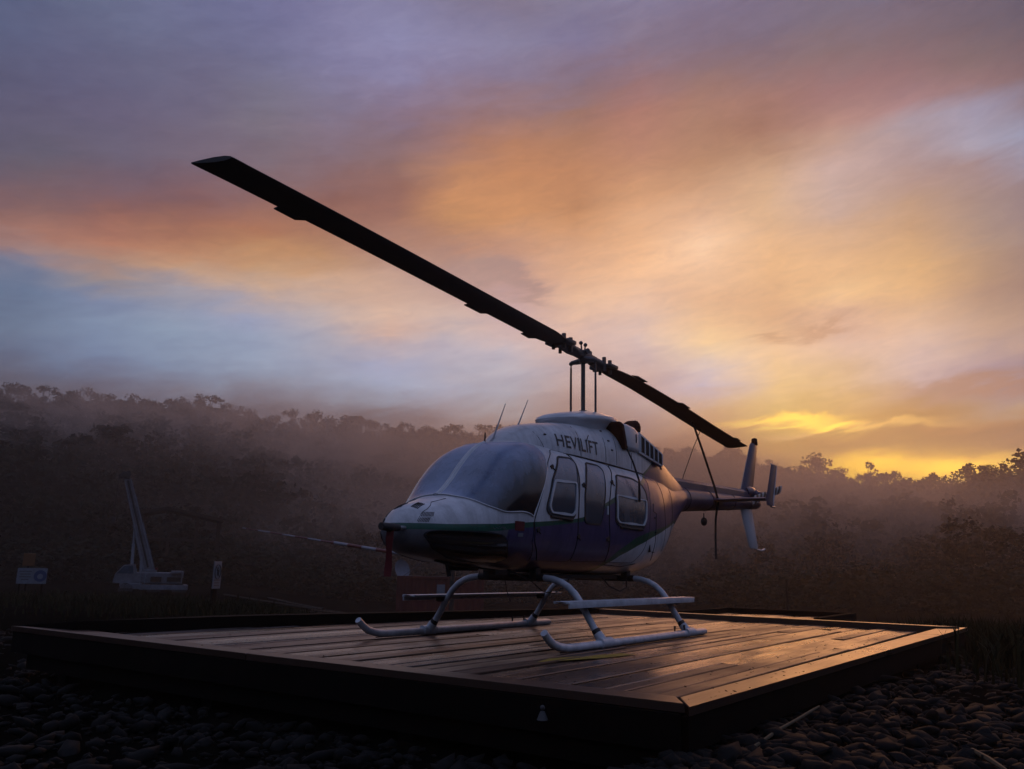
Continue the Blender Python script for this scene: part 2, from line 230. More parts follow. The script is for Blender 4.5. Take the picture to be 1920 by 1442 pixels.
M = {
 'paint': paint_mat(),
 'white': mat('white_paint', WHITE_C, 0.35, var=0.12, vscale=4, rvar=0.15, coat=0.2),
 'purple': mat('purple_paint', (0.060, 0.054, 0.100), 0.34, spec=.3, var=0.18, vscale=3, rvar=0.2, coat=0.1),
 'skid': mat('skid_paint', (0.46, 0.49, 0.53), 0.42, var=0.22, vscale=9, rvar=0.2),
 'blade': mat('blade_paint', (0.020, 0.017, 0.016), 0.6, var=0.3, vscale=3),
 'metal': mat('grey_metal', (0.085, 0.085, 0.09), 0.45, 0.5, var=0.25, vscale=20),
 'steel': mat('bare_steel', (0.32, 0.33, 0.35), 0.35, 0.8, var=0.2, vscale=14),
 'dark': mat('black_rubber', (0.012, 0.012, 0.013), 0.65),
 'seam': mat('seal', (0.010, 0.010, 0.012), 0.7),
 'shadowgap': mat('vent_black', (0.006, 0.006, 0.007), 0.8),
 'red': mat('red_fabric', (0.10, 0.006, 0.008), 0.85, var=0.25, vscale=20),
 'maroon': mat('maroon_fabric', (0.035, 0.011, 0.009), 0.9, spec=.2, var=0.3, vscale=12, bump=0.4, bscale=25),
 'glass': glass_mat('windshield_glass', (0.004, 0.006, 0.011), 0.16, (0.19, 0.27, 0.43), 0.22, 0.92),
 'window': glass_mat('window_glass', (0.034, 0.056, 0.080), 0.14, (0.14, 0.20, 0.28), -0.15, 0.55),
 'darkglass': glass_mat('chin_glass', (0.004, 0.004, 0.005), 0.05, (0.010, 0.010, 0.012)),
 'frame': mat('window_frame', (0.50, 0.54, 0.58), 0.4, var=0.1),
 'letter': mat('black_lettering', (0.02, 0.021, 0.025), 0.5),
 'deck': wood_mat('wet_deck_wood', (0.006, 0.004, 0.003), (0.065, 0.034, 0.021), 0.20, 0.56, 0.09, .2),
 'rim': wood_mat('wet_edge_wood', (0.022, 0.013, 0.009), (0.060, 0.034, 0.022), 0.26, 0.40, 0.05, .15),
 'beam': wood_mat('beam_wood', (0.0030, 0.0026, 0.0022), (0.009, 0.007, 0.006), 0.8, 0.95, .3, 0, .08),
 'yellow': mat('yellow_mark', (0.28, 0.20, 0.012), 0.5, var=0.5, vscale=9),
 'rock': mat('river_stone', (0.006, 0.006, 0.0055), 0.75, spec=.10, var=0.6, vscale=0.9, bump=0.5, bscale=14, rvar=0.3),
 'leaf': mat('leaf', (0.010, 0.012, 0.006), 0.8, spec=.08, var=0.4, vscale=0.05),
 'leaf_b': mat('leaf_olive', (0.012, 0.013, 0.006), 0.8, spec=.08, var=0.4, vscale=0.05),
 'bark': mat('bark', (0.025, 0.021, 0.017), 0.85, var=0.3, vscale=2),
 'grass': mat('grass_blades', (0.013, 0.014, 0.004), 0.8, spec=.1, var=0.5, vscale=0.8),
 'signw': mat('sign_white', (0.15, 0.17, 0.20), 0.5, spec=.2, var=0.15),
 'signblue': mat('sign_blue', (0.02, 0.04, 0.11), 0.5),
 'orange': mat('orange_paint', (0.11, 0.042, 0.006), 0.6, var=0.2),
 'contred': mat('container_red', (0.075, 0.010, 0.008), 0.5, var=0.3, vscale=1.5, rvar=0.2),
 'craneblue': mat('crane_grey', (0.12, 0.13, 0.15), 0.5, spec=.2, var=0.35, vscale=2),
 'rust': mat('rusty_steel', (0.030, 0.022, 0.016), 0.8, spec=.2, var=0.4, vscale=5),
 'dullwhite': mat('dull_white', (0.05, 0.05, 0.05), 0.7),
 'speck': mat('leaf_litter', (0.012, 0.008, 0.005), 0.8, spec=.1),
 'twig': mat('pale_twig', (0.10, 0.08, 0.05), 0.7, spec=.1, var=0.2, vscale=20),
 'trblade': striped_mat('tail_blade_stripes', (0.55, 0.58, 0.6), (0.02, 0.02, 0.022), 0, 0.22, 0.5),
 'rwstripe': striped_mat('red_white_stripes', (0.22, 0.22, 0.25), (0.10, 0.008, 0.010), 0, 1.5, 0.5),
}

# ------------------------------------------------------------------ helpers: meshes
class MB:
    def __init__(s): s.v = []; s.f = []; s.sm = []; s.pl = []; s.cur = 0.0
    def add(s, vs, fs, smooth=False):
        k = len(s.v); s.v += [tuple(map(float, v)) for v in vs]; s.f += [tuple(i + k for i in f) for f in fs]; s.sm += [smooth] * len(fs); s.pl += [s.cur] * len(vs); return s
    def box(s, c, size, rz=0.0, ry=0.0, rx=0.0, bev=0.0):
        hx, hy, hz = [q / 2 for q in size]; Mx = Matrix.Rotation(rz, 3, 'Z') @ Matrix.Rotation(ry, 3, 'Y') @ Matrix.Rotation(rx, 3, 'X'); c = Vector(c)
        if bev <= 0:
            vs = [c + Mx @ Vector((a * hx, b * hy, d * hz)) for a in (-1, 1) for b in (-1, 1) for d in (-1, 1)]
            return s.add(vs, [(0, 1, 3, 2), (4, 6, 7, 5), (0, 4, 5, 1), (2, 3, 7, 6), (0, 2, 6, 4), (1, 5, 7, 3)])
        bm = bmesh.new(); bmesh.ops.create_cube(bm, size=1.0)
        for v in bm.verts: v.co = Vector((v.co.x * size[0], v.co.y * size[1], v.co.z * size[2]))
        bmesh.ops.bevel(bm, geom=bm.edges[:], offset=bev, segments=2, profile=0.6, affect='EDGES')
        bm.verts.index_update(); vs = [c + Mx @ v.co for v in bm.verts]; fs = [tuple(v.index for v in f.verts) for f in bm.faces]; bm.free()
        return s.add(vs, fs)
    def tube(s, pts, r, n=10, caps=True, flat=None):
        pts = [Vector(p) for p in pts]; rs = r if isinstance(r, (list, tuple)) else [r] * len(pts); rows = []; up = None
        for i, p in enumerate(pts):
            t = (pts[min(i + 1, len(pts) - 1)] - pts[max(i - 1, 0)]).normalized()
            if up is None:
                up = Vector((0, 0, 1)) if abs(t.z) < 0.9 else Vector((1, 0, 0))
            a = t.cross(up).normalized(); b = a.cross(t).normalized(); up = b
            k = flat if flat else 1.0
            rows.append([p + (a * math.cos(2 * math.pi * j / n) + b * math.sin(2 * math.pi * j / n) * k) * rs[i] for j in range(n)])
        vs = [v for row in rows for v in row]; fs = []
        for i in range(len(rows) - 1):
            for j in range(n):
                j2 = (j + 1) % n; fs.append((i * n + j, i * n + j2, (i + 1) * n + j2, (i + 1) * n + j))
        if caps: fs.append(tuple(range(n - 1, -1, -1))); fs.append(tuple((len(rows) - 1) * n + j for j in range(n)))
        return s.add(vs, fs, True)
    def rings(s, rows, closed=True, caps=False, smooth=True):
        n = len(rows[0]); vs = [v for r_ in rows for v in r_]; fs = []
        for i in range(len(rows) - 1):
            for j in range(n if closed else n - 1):
                j2 = (j + 1) % n; fs.append((i * n + j, i * n + j2, (i + 1) * n + j2, (i + 1) * n + j))
        if caps: fs.append(tuple(range(n - 1, -1, -1))); fs.append(tuple((len(rows) - 1) * n + j for j in range(n)))
        return s.add(vs, fs, smooth)
    def ball(s, c, r, seg=10, sq=(1, 1, 1)):
        rows = []
        for i in range(seg + 1):
            th = math.pi * i / seg; rr = max(math.sin(th), 1e-4)
            rows.append([(c[0] + r * sq[0] * rr * math.cos(2 * math.pi * j / seg), c[1] + r * sq[1] * rr * math.sin(2 * math.pi * j / seg), c[2] + r * sq[2] * math.cos(th)) for j in range(seg)])
        return s.rings(rows)
    def build(s, name, m, parent=None, loc=None, sharp=40):
        me = bpy.data.meshes.new(name); me.from_pydata(s.v, [], s.f); me.update()
        bm = bmesh.new(); bm.from_mesh(me); bmesh.ops.recalc_face_normals(bm, faces=bm.faces[:]); bm.to_mesh(me); bm.free()
        if len(me.polygons) == len(s.sm): me.polygons.foreach_set('use_smooth', s.sm)
        if any(s.sm):
            try: me.set_sharp_from_angle(angle=R(sharp))
            except Exception: pass
        if any(s.pl):
            at = me.attributes.new('plank', 'FLOAT', 'POINT'); at.data.foreach_set('value', s.pl)
        me.materials.append(M[m] if isinstance(m, str) else m)
        return link(name, me, parent, loc)
def link(name, me, parent=None, loc=None):
    o = bpy.data.objects.new(name, me); COL.objects.link(o)
    if loc is not None: o.location = loc
    if parent is not None: o.parent = parent
    return o
def tag(o, label=None, cat=None, group=None, kind=None):
    for k, v in (('label', label), ('category', cat), ('group', group), ('kind', kind)):
        if v: o[k] = v
    return o
def empty(name, loc, rz=0.0, label=None, cat=None, group=None):
    o = bpy.data.objects.new(name, None); COL.objects.link(o); o.location = loc; o.rotation_euler = (0, 0, rz); o.empty_display_size = 0.2
    return tag(o, label, cat, group)
def np_obj(name, V, F, m, parent=None, smooth=False, loc=None):
    me = bpy.data.meshes.new(name); V = np.asarray(V, np.float32); F = np.asarray(F, np.int32); k = F.shape[1]
    me.vertices.add(len(V)); me.vertices.foreach_set('co', V.ravel()); me.loops.add(F.size); me.loops.foreach_set('vertex_index', F.ravel())
    me.polygons.add(len(F)); me.polygons.foreach_set('loop_start', np.arange(0, F.size, k, dtype=np.int32))
    if smooth: me.polygons.foreach_set('use_smooth', np.ones(len(F), bool))
    me.update(); me.validate(); me.materials.append(M[m] if isinstance(m, str) else m)
    return link(name, me, parent, loc)

# ------------------------------------------------------------------ ground (one sheet with the valley sides)
RIDGE = [(-31.94, 9.69), (-29.76, 10.03), (-27.73, 10.04), (-24.72, 10.13), (-21.57, 10.23), (-18.93, 10.15), (-16.52, 9.7), (-14.43, 9.38), (-12.34, 9.72), (-9.46, 9.4), (-6.57, 9.53), (-3.99, 9.26), (-1.41, 9.33), (1.54, 9.13), (5.22, 8.88), (8.85, 8.45), (11.34, 8.08), (13.78, 7.78), (16.51, 7.32), (18.51, 7.28), (20.46, 7.03), (21.7, 6.33), (22.94, 6.13), (23.87, 6.21), (25.38, 6.07), (26.57, 6.13), (28.01, 5.93), (29.16, 6.21), (30.3, 6.48), (31.66, 6.51)]
RA = np.array(RIDGE)
def ridge_el(az): return float(np.interp(az, [-180, -60, *RA[:, 0], 50, 75, 180], [15, 13, *RA[:, 1], 7.5, 14, 15]))  # unseen valley sides beside and behind the camera, raised to block low sky light
def ridge_dist(az): return float(np.interp(az, [-90, -20, -5, 4, 14, 22, 40], [190, 205, 225, 235, 215, 190, 175]))
TREE_H = 11.0
def hfade(az): return 1.0
def sstep(t): t = min(max(t, 0.0), 1.0); return t * t * (3 - 2 * t)
def ground_z(az, r):
    sl = float(np.interp(az, [-30, -17, -9, 8, 20, 40], [0.014, 0.016, 0.044, 0.044, 0.03, 0.02])) if abs(az) < 90 else 0.01
    z = -0.45 - sl * (min(r, 70.0) - 9.0) if r > 9 else -0.45
    z += 0.19 * sstep((az - 3.0) / 9.0) * sstep((48 - abs(az)) / 8.0) * sstep((r - 3.0) / 1.5) * sstep((26 - r) / 10.0)
    D = ridge_dist(az); zr = CAM[2] + D * math.tan(R(ridge_el(az))) - TREE_H
    k = sstep((r - 0.42 * D) / (0.6 * D))
    z += k * max(zr - z, 2.0) * hfade(az)
    return z
rr_ = [0.01, 1.5, 3, 4.5, 6, 7.5, 9, 10.5, 12, 14, 16, 18, 20, 23, 26, 30, 35, 40, 46, 53, 60, 68, 76, 85, 95, 106, 118, 130, 142, 155, 170, 185, 200, 215, 230, 245, 265, 300, 360, 450, 650, 1000]
azs = sorted(set([-180 + 8 * i for i in range(45)] + list(np.arange(-48, 49, 2.0))))
V = []; F = []
for a in azs:
    for r in rr_:
        z = ground_z(a, r) + (rng.normal() * 0.03 if 6 < r < 60 else 0) + (rng.normal() * 0.4 if r > 90 else 0)
        V.append(P(a, r, z))
nr = len(rr_)
for i in range(len(azs)):
    i2 = (i + 1) % len(azs)
    for j in range(nr - 1): F.append((i * nr + j, i2 * nr + j, i2 * nr + j + 1, i * nr + j + 1))
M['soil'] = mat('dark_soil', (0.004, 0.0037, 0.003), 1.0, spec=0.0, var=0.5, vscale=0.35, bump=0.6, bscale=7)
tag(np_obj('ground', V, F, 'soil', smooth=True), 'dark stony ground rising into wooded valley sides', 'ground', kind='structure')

# ------------------------------------------------------------------ helicopter: fuselage sections (x, z low, z top, z wide, half width, exponents)
BODY=np.array([
[3.24,1.02,1.10,1.06,.03,2,2],
[3.21,.97,1.155,1.06,.11,2,2],
[3.15,.91,1.225,1.06,.21,2,2],
[3.05,.855,1.295,1.06,.32,2.1,2],
[2.88,.82,1.35,1.07,.41,2.2,2.05],
[2.62,.785,1.43,1.08,.53,2.3,2.3],
[2.45,.77,1.565,1.10,.595,2.4,2.7],
[2.30,.76,1.73,1.12,.625,2.4,2.95],
[2.10,.745,1.91,1.16,.65,2.45,3.15],
[1.95,.735,2.0,1.2,.655,2.5,3.0],
[1.75,.72,2.06,1.25,.66,2.55,3.1],
[1.55,.715,2.075,1.28,.655,2.6,3.1],
[1.00,.70,2.08,1.32,.66,2.6,3],
[0.0,.69,2.08,1.32,.66,2.6,3],
[-.6,.685,2.08,1.32,.655,2.6,3],
[-1.1,.705,2.06,1.34,.615,2.5,3.0],
[-1.6,.77,2.04,1.44,.515,2.3,3.0],
[-2.0,.93,2.03,1.56,.40,2.2,2.8],
[-2.4,1.2,2.02,1.68,.30,2.1,2.4],
[-2.75,1.46,2.01,1.76,.25,2,2],
[-3.05,1.64,2.0,1.83,.19,2,2]])
COWL=np.array([
[1.80,1.97,2.03,1.98,.05,2,2],
[1.72,1.95,2.10,1.97,.16,2,2.2],
[1.58,1.94,2.195,1.96,.27,2,2.3],
[1.36,1.93,2.29,1.95,.36,2,2.5],
[1.1,1.93,2.35,1.95,.43,2,2.8],
[0.80,1.92,2.40,1.94,.46,2,3.0],
[0.0,1.92,2.49,1.94,.475,2,2.9],
[-.6,1.92,2.56,1.94,.475,2,3.2],
[-1.0,1.90,2.53,1.92,.465,2,3.8],
[-1.5,1.84,2.43,1.86,.425,2,3.6],
[-2.0,1.78,2.34,1.80,.345,2,2.8],
[-2.4,1.78,2.255,1.80,.265,2,2.4],
[-2.75,1.8,2.16,1.82,.20,2,2.1],
[-3.05,1.82,2.08,1.84,.14,2,2]])
def pchip(X,Y,x):
    h=np.diff(X); d=np.diff(Y)/h; m=np.zeros(len(X))
    for i in range(1,len(X)-1):
        if d[i-1]*d[i]>0:
            w1=2*h[i]+h[i-1]; w2=h[i]+2*h[i-1]; m[i]=(w1+w2)/(w1/d[i-1]+w2/d[i])
    m[0]=d[0]; m[-1]=d[-1]
    i=min(max(np.searchsorted(X,x)-1,0),len(X)-2); t=(x-X[i])/h[i]
    return ((1+2*t)*(1-t)**2)*Y[i]+t*(1-t)**2*h[i]*m[i]+t*t*(3-2*t)*Y[i+1]+t*t*(t-1)*h[i]*m[i+1]
def sec(S,x):
    S=S[::-1]; x=min(max(x,S[0,0]),S[-1,0])
    return [pchip(S[:,0],S[:,k],x) for k in range(1,7)]
def pt(S,x,th):
    zb,zt,zc,hw,nl,nu=sec(S,x); c,s=np.cos(th),np.sin(th)
    n=nu if s>=0 else nl; hz=(zt-zc) if s>=0 else (zc-zb)
    return np.array([x,hw*np.sign(c)*abs(c)**(2/n),zc+hz*np.sign(s)*abs(s)**(2/n)])
def on(S, x, z, side=1):                                             # y of the hull side at (x, z)
    zb, zt, zc, hw, nl, nu = sec(S, x)
    n = nu if z >= zc else nl; hz = (zt - zc) if z >= zc else (zc - zb)
    q = min(abs(z - zc) / max(hz, 1e-6), 0.9995)
    return side * hw * (1 - q ** n) ** (1 / n)
def nrm(S, x, z, side=1):
    e = 0.004; y = on(S, x, z); dx = (on(S, x + e, z) - on(S, x - e, z)) / (2 * e); dz = (on(S, x, z + e) - on(S, x, z - e)) / (2 * e)
    v = np.array([-dx, 1.0, -dz]); v /= np.linalg.norm(v); return np.array([v[0], side * v[1], v[2]])
def off(S, x, z, d, side=1): return np.array([x, on(S, x, z, side), z]) + nrm(S, x, z, side) * d
def theta_of(S, p):
    zb, zt, zc, hw, nl, nu = sec(S, p[0]); n = nu if p[2] >= zc else nl
    a = min(abs(p[1]) / hw, 1.0) ** (n / 2)
    hz = (zt - zc) if p[2] >= zc else (zc - zb); b = min(abs(p[2] - zc) / hz, 1.0) ** (n / 2)
    return math.atan2(b * (1 if p[2] >= zc else -1), a)
def smooth_loop(pts, n=10, rad=None):                                # closed outline with softened corners
    P_ = [np.array(p, float) for p in pts]; out = []; k = len(P_)
    for i in range(k):
        a, b, c = P_[i - 1], P_[i], P_[(i + 1) % k]
        la, lc = np.linalg.norm(a - b), np.linalg.norm(c - b); r = min(rad if rad else 0.04, la * 0.45, lc * 0.45)
        p0 = b + (a - b) / la * r; p1 = b + (c - b) / lc * r
        for t in np.linspace(0, 1, 5): out.append((1 - t) ** 2 * p0 + 2 * t * (1 - t) * b + t * t * p1)
    dense = []
    for i in range(len(out)):
        a, b = out[i], out[(i + 1) % len(out)]; m = max(1, int(np.linalg.norm(b - a) / 0.05))
        for t in range(m): dense.append(a + (b - a) * t / m)
    return dense
def patch(mb, S, loop, d, side=1, skirt=0.012):                      # panel lying on the hull side, inside the loop of (x, z)
    c = sum(loop) / len(loop); rows = []
    rows.append([off(S, q[0], q[1], d - skirt, side) for q in loop])
    for s in (1.0, 0.93, 0.8, 0.6, 0.38, 0.16, 0.02): rows.append([off(S, *(c + (q - c) * s), d, side) for q in loop])
    return mb.rings(rows, closed=True)
def band(mb, S, loop, w_in, w_out, d, side=1):                       # frame strip around the loop
    c = sum(loop) / len(loop); rows = []
    def sc(q, w): v = q - c; l = np.linalg.norm(v); return c + v * (1 + w / l)
    for w, dd in ((w_out, d - 0.016), (w_out, d), (-w_in, d), (-w_in, d - 0.012)): rows.append([off(S, *sc(q, w), dd, side) for q in loop])
    return mb.rings(rows)
def line(mb, S, pts, r=0.004, side=1, d=0.0015, n=6):                # seam running over the hull
    P_ = [np.array(p, float) for p in pts]; q = []
    for a, b in zip(P_[:-1], P_[1:]):
        m = max(1, int(np.linalg.norm(b - a) / 0.06))
        for t in range(m): q.append(a + (b - a) * t / m)
    q.append(P_[-1]); return mb.tube([off(S, x[0], x[1], d, side) for x in q], r, n)
def loft(S, n=56, dx=0.045):
    xs = []; st = S[::-1]
    for a, b in zip(st[:-1, 0], st[1:, 0]):
        m = max(1, int(round((b - a) / dx)))
        xs += [a + (b - a) * t / m for t in range(m)]
    xs.append(st[-1, 0])
    return [[pt(S, x, 2 * math.pi * (j + 0.5) / n) for j in range(n)] for x in xs]

HELI = empty('helicopter', (0, 0, 0), 0, 'white, green and purple helicopter with two long black rotor blades parked on the wooden pad', 'helicopter')
fus = MB().rings(loft(BODY), caps=True).build('fuselage', 'paint', HELI)
# seams and small fittings of the hull
for s in (1, -1):
    for pts, r in (([(1.93, 1.19), (1.9, 1.0), (1.72, .82)], .003), ([(-.895, 1.58), (-.87, 1.48), (-.99, 1.46), (-.95, 1.21), (-.99, .97), (-1.08, .88)], .004), ([(.13, .805), (-.315, .79), (-.62, .83)], .004),
                   ([(2.73, 1.372), (2.9, 1.325), (3.08, 1.22), (3.14, 1.14)], .003), ([(-1.35, 1.95), (-1.38, 1.6), (-1.42, 1.2), (-1.45, 1.0)], .0025), ([(-2.0, 1.95), (-2.0, 1.5), (-2.0, 1.1)], .0025), ([(2.3, 1.055), (2.28, .90), (2.2, .79)], .0025)):
        line(MB(), BODY, pts, r, s).build('panel_seam', 'seam', fus)
for x, z in ((-.98, .98), (-.95, 1.22), (-.92, 1.40)): MB().box(off(BODY, x, z, 0.006), (0.05, 0.014, 0.012)).build('latch', 'dark', fus)
MB().box(off(BODY, -.80, 1.02, 0.008), (0.015, 0.016, 0.09)).box(off(BODY, -.83, .99, 0.008), (0.06, 0.016, 0.012)).build('lock', 'dark', fus)
# windshield panes
def ws_pane(side):
    bot = [(2.648, .03, 1.420), (2.646, .206, 1.40), (2.609, .338, 1.376), (2.511, .533, 1.304), (2.341, .614, 1.264), (1.939, .655, 1.248)]
    rear = [(1.939, .655, 1.248), (1.847, .656, 1.4), (1.701, .64, 1.627), (1.61, .59, 1.80), (1.575, .52, 1.93), (1.59, .44, 2.0)]
    top = [(1.93, .03, 2.006), (1.92, .146, 2.003), (1.87, .292, 1.995), (1.72, .38, 2.01), (1.59, .44, 2.0)]
    def crv(pts):
        q = np.array([(p[0], theta_of(BODY, p)) for p in pts]); l = np.r_[0, np.cumsum(np.linalg.norm(np.diff(np.array(pts), axis=0), axis=1))]; l /= l[-1]
        return lambda t: np.array([pchip(l, q[:, 0], t), pchip(l, q[:, 1], t)])
    B, Rr, T = crv(bot), crv(rear), crv(top)
    dv = [(x, .03, 0) for x in np.linspace(2.648, 1.93, 12)]
    th0 = lambda x: math.acos(min(1, (0.03 / sec(BODY, x)[3]) ** (sec(BODY, x)[5] / 2)))
    D = lambda t: np.array([2.648 + (1.93 - 2.648) * t, th0(2.648 + (1.93 - 2.648) * t)])
    N = 26; rows = []; ctr = None
    def cp(u, v):
        q = (1 - v) * B(u) + v * T(u) + (1 - u) * D(v) + u * Rr(v) - ((1 - u) * (1 - v) * B(0) + u * (1 - v) * B(1) + (1 - u) * v * T(0) + u * v * T(1))
        p = pt(BODY, q[0], q[1]); e = 1e-3
        t1 = pt(BODY, q[0] + e, q[1]) - p; t2 = pt(BODY, q[0], q[1] + e) - p; nn = np.cross(t2, t1); nn /= max(np.linalg.norm(nn), 1e-12)
        if nn @ (p - np.array([1.2, 0, 1.3])) < 0: nn = -nn
        return p, nn
    def at(u, v, d):
        p, nn = cp(u, v); bulge = 0.016 * math.sin(math.pi * u) * math.sin(math.pi * v); q = p + nn * (d + bulge); return (q[0], q[1] * side, q[2])
    for i in range(N + 1): rows.append([at(j / N, i / N, 0.010) for j in range(N + 1)])
    edge = [(j / N, 0) for j in range(N)] + [(1, j / N) for j in range(N)] + [(1 - j / N, 1) for j in range(N)] + [(0, 1 - j / N) for j in range(N)]
    mb = MB().rings(rows, closed=False); mb.rings([[at(u, v, 0.010) for u, v in edge], [at(u, v, -0.02) for u, v in edge]])
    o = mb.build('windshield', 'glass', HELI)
    tr = MB(); pts = [at(u, v, 0.009) for u, v in edge]; tr.tube(pts + [pts[0]], 0.006, 8, caps=False); tr.build('trim', 'white', o)
    return o
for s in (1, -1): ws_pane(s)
dvb = MB(); dvb.tube([(x, 0, pt(BODY, x, math.pi / 2)[2] + 0.012) for x in np.linspace(2.66, 1.90, 20)], 0.020, 10, flat=0.6); dvb.build('windshield_divider', 'frame', HELI)
for s in (1, -1):
    lp = smooth_loop([(3.10, 1.015), (3.085, 1.045), (3.02, 1.058), (2.85, 1.060), (2.597, 1.058), (2.402, 1.045), (2.333, 1.01), (2.27, .934), (2.13, .84), (2.16, .80), (2.40, .795), (2.759, .84), (3.0, .91)], rad=0.05)
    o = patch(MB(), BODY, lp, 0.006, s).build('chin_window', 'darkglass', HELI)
    band(MB(), BODY, lp, 0.0, 0.016, 0.007, s).build('trim', 'seam', o)
# nose vents
for s in (1, -1):
    nv = MB()
    for k in range(9):
        t = k / 8; x0, z0 = 3.072 - .075 * t, 1.222 + .004 * t; nv.tube([off(BODY, x0, z0, 0.001, s), off(BODY, x0 + .033, z0 - .040, 0.001, s)], 0.0032, 5)
        if k < 7: nv.tube([off(BODY, x0 + .040, z0 - .052, 0.002, s), off(BODY, x0 + .066, z0 - .092, 0.001, s)], 0.0032, 5)
    nv.build('nose_vent', 'shadowgap', HELI)
for s in (1, -1):
    nv = MB()
    for k in range(5):
        y = .066 + .018 * k
        def tp(x, y):
            zb, zt, zc, hw, nl, nu = sec(BODY, x); return (x, s * y, zc + (zt - zc) * (1 - (y / hw) ** nu) ** (1 / nu) + 0.002)
        nv.tube([tp(2.98, y), tp(3.03, y), tp(3.08, y)], 0.0045, 5)
    nv.build('nose_grille', 'shadowgap', HELI)
# doors with windows
D1 = [(1.30, 2.0), (.98, 2.0), (.955, 1.90), (1.0, 1.70), (1.05, 1.50), (1.075, 1.22), (1.02, .95), (.97, .83), (1.60, .825), (1.86, 1.0), (1.925, 1.19), (1.835, 1.375), (1.68, 1.66), (1.55, 1.84)]
D2 = [(.955, 1.995), (.08, 1.965), (.12, 1.88), (.27, 1.70), (.36, 1.5), (.37, 1.25), (.30, 1.02), (.21, .84), (.96, .83), (1.01, .95), (1.06, 1.22), (1.035, 1.50), (.985, 1.70), (.94, 1.90)]
D3 = [(.06, 1.965), (-.548, 1.955), (-.80, 1.935), (-.875, 1.86), (-.80, 1.72), (-.76, 1.45), (-.70, 1.2), (-.62, .98), (-.50, .84), (.20, .835), (.285, 1.02), (.355, 1.25), (.345, 1.5), (.255, 1.70), (.105, 1.88)]
W1 = [(1.30, 1.905), (1.02, 1.925), (.965, 1.885), (1.01, 1.80), (1.095, 1.52), (1.135, 1.32), (1.185, 1.275), (1.64, 1.285), (1.695, 1.33), (1.685, 1.39), (1.55, 1.645)]
W2 = [(.684, 1.91), (.41, 1.912), (.345, 1.87), (.391, 1.758), (.465, 1.553), (.52, 1.355), (.575, 1.245), (.86, 1.243), (.922, 1.262), (.909, 1.538), (.82, 1.75)]
W3 = [(.04, 1.838), (-.38, 1.834), (-.59, 1.79), (-.665, 1.70), (-.668, 1.573), (-.60, 1.34), (-.54, 1.255), (.13, 1.258), (.20, 1.30), (.178, 1.598)]
def door(side, out_, win, bar, label, sill):
    lp = smooth_loop(out_, rad=0.05)
    d = patch(MB(), BODY, lp, 0.004, side, 0.01).build('door', 'paint', HELI)
    tag(d, label)
    sb = MB(); sb.tube([off(BODY, q[0], q[1], 0.002, side) for q in lp + [lp[0]]], 0.005, 6, caps=False); sb.build('door_seal', 'seam', d)
    wl_ = smooth_loop(win, rad=0.045)
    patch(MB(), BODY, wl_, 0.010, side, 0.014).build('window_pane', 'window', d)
    band(MB(), BODY, wl_, 0.004, 0.018, 0.013, side).build('window_gasket', 'seam', d)
    if bar:
        c = sum(wl_) / len(wl_); fr = MB()
        low = [q for q in win if q[1] < bar[0][1] - 0.05]; low = [bar[0]] + ([] if bar[0][0] < bar[1][0] else []) + sorted([], key=lambda q: 0)
        box = smooth_loop(bar, rad=0.03); band(fr, BODY, box, 0.018, 0.010, 0.022, side); fr.build('sliding_frame', 'frame', d)
    if sill:
        sl = MB(); sl.tube([off(BODY, x, z, 0.012, side) for x, z in sill], 0.014, 8); sl.build('sill_lip', 'seam', d)
    return d
B1 = [(1.52, 1.64), (1.085, 1.655), (1.13, 1.34), (1.19, 1.30), (1.61, 1.305), (1.655, 1.36), (1.60, 1.50)]
B3 = [(.165, 1.60), (-.64, 1.595), (-.60, 1.36), (-.535, 1.285), (.12, 1.285), (.178, 1.32)]
def hardware(d, side, hs, hd):
    for x, z in hs:
        h = MB(); p = off(BODY, x, z, 0.008, side); h.box(p, (0.05, 0.018, 0.035), ry=0.5); h.tube([p, off(BODY, x - .05, z - .035, 0.01, side)], 0.007, 6); h.build('hinge', 'dark', d)
    for x, z in hd:
        h = MB(); h.box(off(BODY, x, z, 0.012, side), (0.02, 0.02, 0.10), bev=0.005); h.build('handle', 'frame', d)
for s in (1, -1):
    d1 = door(s, D1, W1, B1, 'front cabin door with a sliding window', [(1.63, 1.265), (1.40, 1.258), (1.20, 1.252)])
    hardware(d1, s, [(1.52, 1.78), (1.85, 1.12)], [])
    d2 = door(s, D2, W2, None, 'middle cabin door with a narrow dark window', None)
    hardware(d2, s, [(.93, 1.645), (1.03, 1.09)], [(.41, 1.405)])
    d3 = door(s, D3, W3, B3, 'rear cabin door with a wide window', [(.10, 1.238), (-.2, 1.232), (-.50, 1.232)])
    hardware(d3, s, [(.225, 1.74), (.37, 1.09)], [])
# painted marks on the port side: red and white placards, small white lines of writing
pl = patch(MB(), BODY, smooth_loop([(2.225, 1.186), (2.085, 1.186), (2.085, 1.096), (2.225, 1.096)], rad=0.006), 0.004); pl.build('red_placard', 'red', fus)
pl = patch(MB(), BODY, smooth_loop([(2.175, 1.074), (2.095, 1.074), (2.095, 1.040), (2.175, 1.040)], rad=0.004), 0.004); pl.build('white_placard', 'signw', fus)
def squig(x0, z0, w, h, n):
    mk = MB()
    for k in range(n):
        x = x0 - w * k / n; mk.tube([off(BODY, x, z0 + h * rnd.random(), 0.002), off(BODY, x - w / n * .7, z0 + h * rnd.random(), 0.002)], 0.0022, 4)
    mk.build('small_writing', 'signw', fus)
squig(1.35, 1.155, .12, .03, 9); squig(-.35, 1.09, .10, .028, 7); squig(2.50, 1.092, .16, .035, 12)

